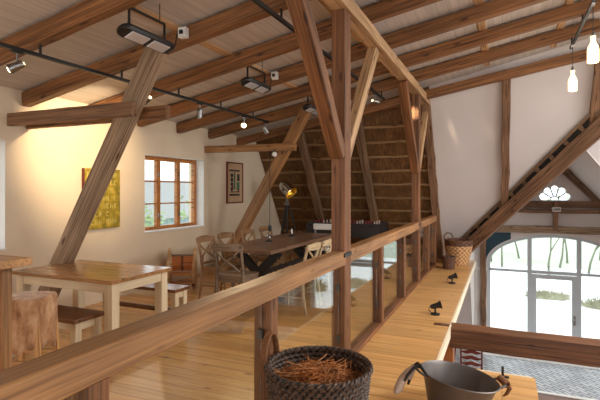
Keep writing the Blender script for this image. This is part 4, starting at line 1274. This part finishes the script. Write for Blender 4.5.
MB().box((0, 0, 1.5), (5, 9, 3.0)).build('wall', 'shedgrey', s)
MB().poly([(-2.8, 2.9), (2.8, 2.9), (0, 5.0)], [], lambda a, b: V((a, -4.8, b)), (0, 9.6, 0)).build('roof', 'shedroof', s)
for y in (-2.8, -0.6, 1.8): MB().box((2.52, y, 1.7), (0.06, 1.0, 1.1)).build('window', 'white', s)
def shrub(x, y, r, h, seed, label):
    rn = random.Random(seed)
    t = thing('shrub', label, 'shrub', (x, y, GZ-0.1), group='bank shrubs')
    mb = MB()
    for i in range(500):
        a = rn.uniform(0, 2*PI); q_ = r*math.sqrt(rn.random()); x0, y0 = q_*math.cos(a), q_*math.sin(a)*0.6
        hh = h*rn.uniform(0.4, 1)*(1-0.5*q_/r); w = 0.02
        dx, dy = rn.uniform(-.25, .25), rn.uniform(-.2, .2)
        mb.quad((x0-w, y0, 0), (x0+w, y0, 0), (x0+dx+w*0.3, y0+dy, hh), (x0+dx-w*0.3, y0+dy, hh))
    f = mb.build('foliage', 'bushm', t, recalc=False); f['kind'] = 'stuff'
for i, (x, y, r, h, lab) in enumerate([(1.7, 21.5, 0.8, 0.4, 'dry reed clump on the bank behind the door glass'), (3.6, 20.5, 0.8, 0.5, 'reed clump behind the door handle side'), (5.2, 19.0, 0.8, 0.8, 'taller reed clump beside the door in the outer pane')]):
    shrub(x, y, r, h, 60+i, lab)

# ------------------------------------------------------------------ light
w = bpy.data.worlds.new('World'); SC.world = w; w.use_nodes = True
nt = w.node_tree; bg = nt.nodes['Background']
bg.inputs['Color'].default_value = (0.90, 0.96, 1.0, 1)
bg.inputs['Strength'].default_value = 2.6

def area(loc, rot, sx, sy, power, col):
    ld = bpy.data.lights.new('daylight', 'AREA'); ld.shape = 'RECTANGLE'; ld.size = sx; ld.size_y = sy; ld.energy = power; ld.color = col  # area lamp added at an opening out of view
    o = bpy.data.objects.new('window_daylight', ld); C.objects.link(o); o.location = loc; o.rotation_euler = rot
    return o
for a, b in WR:        # daylight in the openings of the wall across the barn
    area((XR+0.05, (a+b)/2, 0.65), (0, R(90), 0), 2.5, b-a, 90, (1, 0.96, 0.91))
for a, b in SKY:       # roof windows added in the unseen slope, brightening floor and ledge
    area((3.7, (a+b)/2, ct(3.6)+0.15), (0, R(11), 0), 2.0, b-a, 215, (1, 0.95, 0.89))
area((-3.1, YB-0.05, 1.45), (R(90), 0, 0), 2.4, 1.5, 60, (1, 0.97, 0.93))  # added lamp behind the viewer, lifts the loft floor
area((3.2, YB-0.05, 0.7), (R(90), 0, 0), 4.8, 3.8, 20, (1, 0.97, 0.93))  # weak fill lamp added behind the viewer

SC.view_settings.view_transform = 'Standard'
SC.view_settings.look = 'None'
SC.view_settings.gamma = 1.0
SC.view_settings.use_curve_mapping = False
SC.view_settings.exposure = 0.0
SC.cycles.max_bounces = 10
SC.cycles.diffuse_bounces = 5
SC.cycles.transparent_max_bounces = 16
SC.cycles.sample_clamp_indirect = 6
SC.cycles.caustics_reflective = False
SC.cycles.caustics_refractive = False
SC.cycles.use_denoising = True
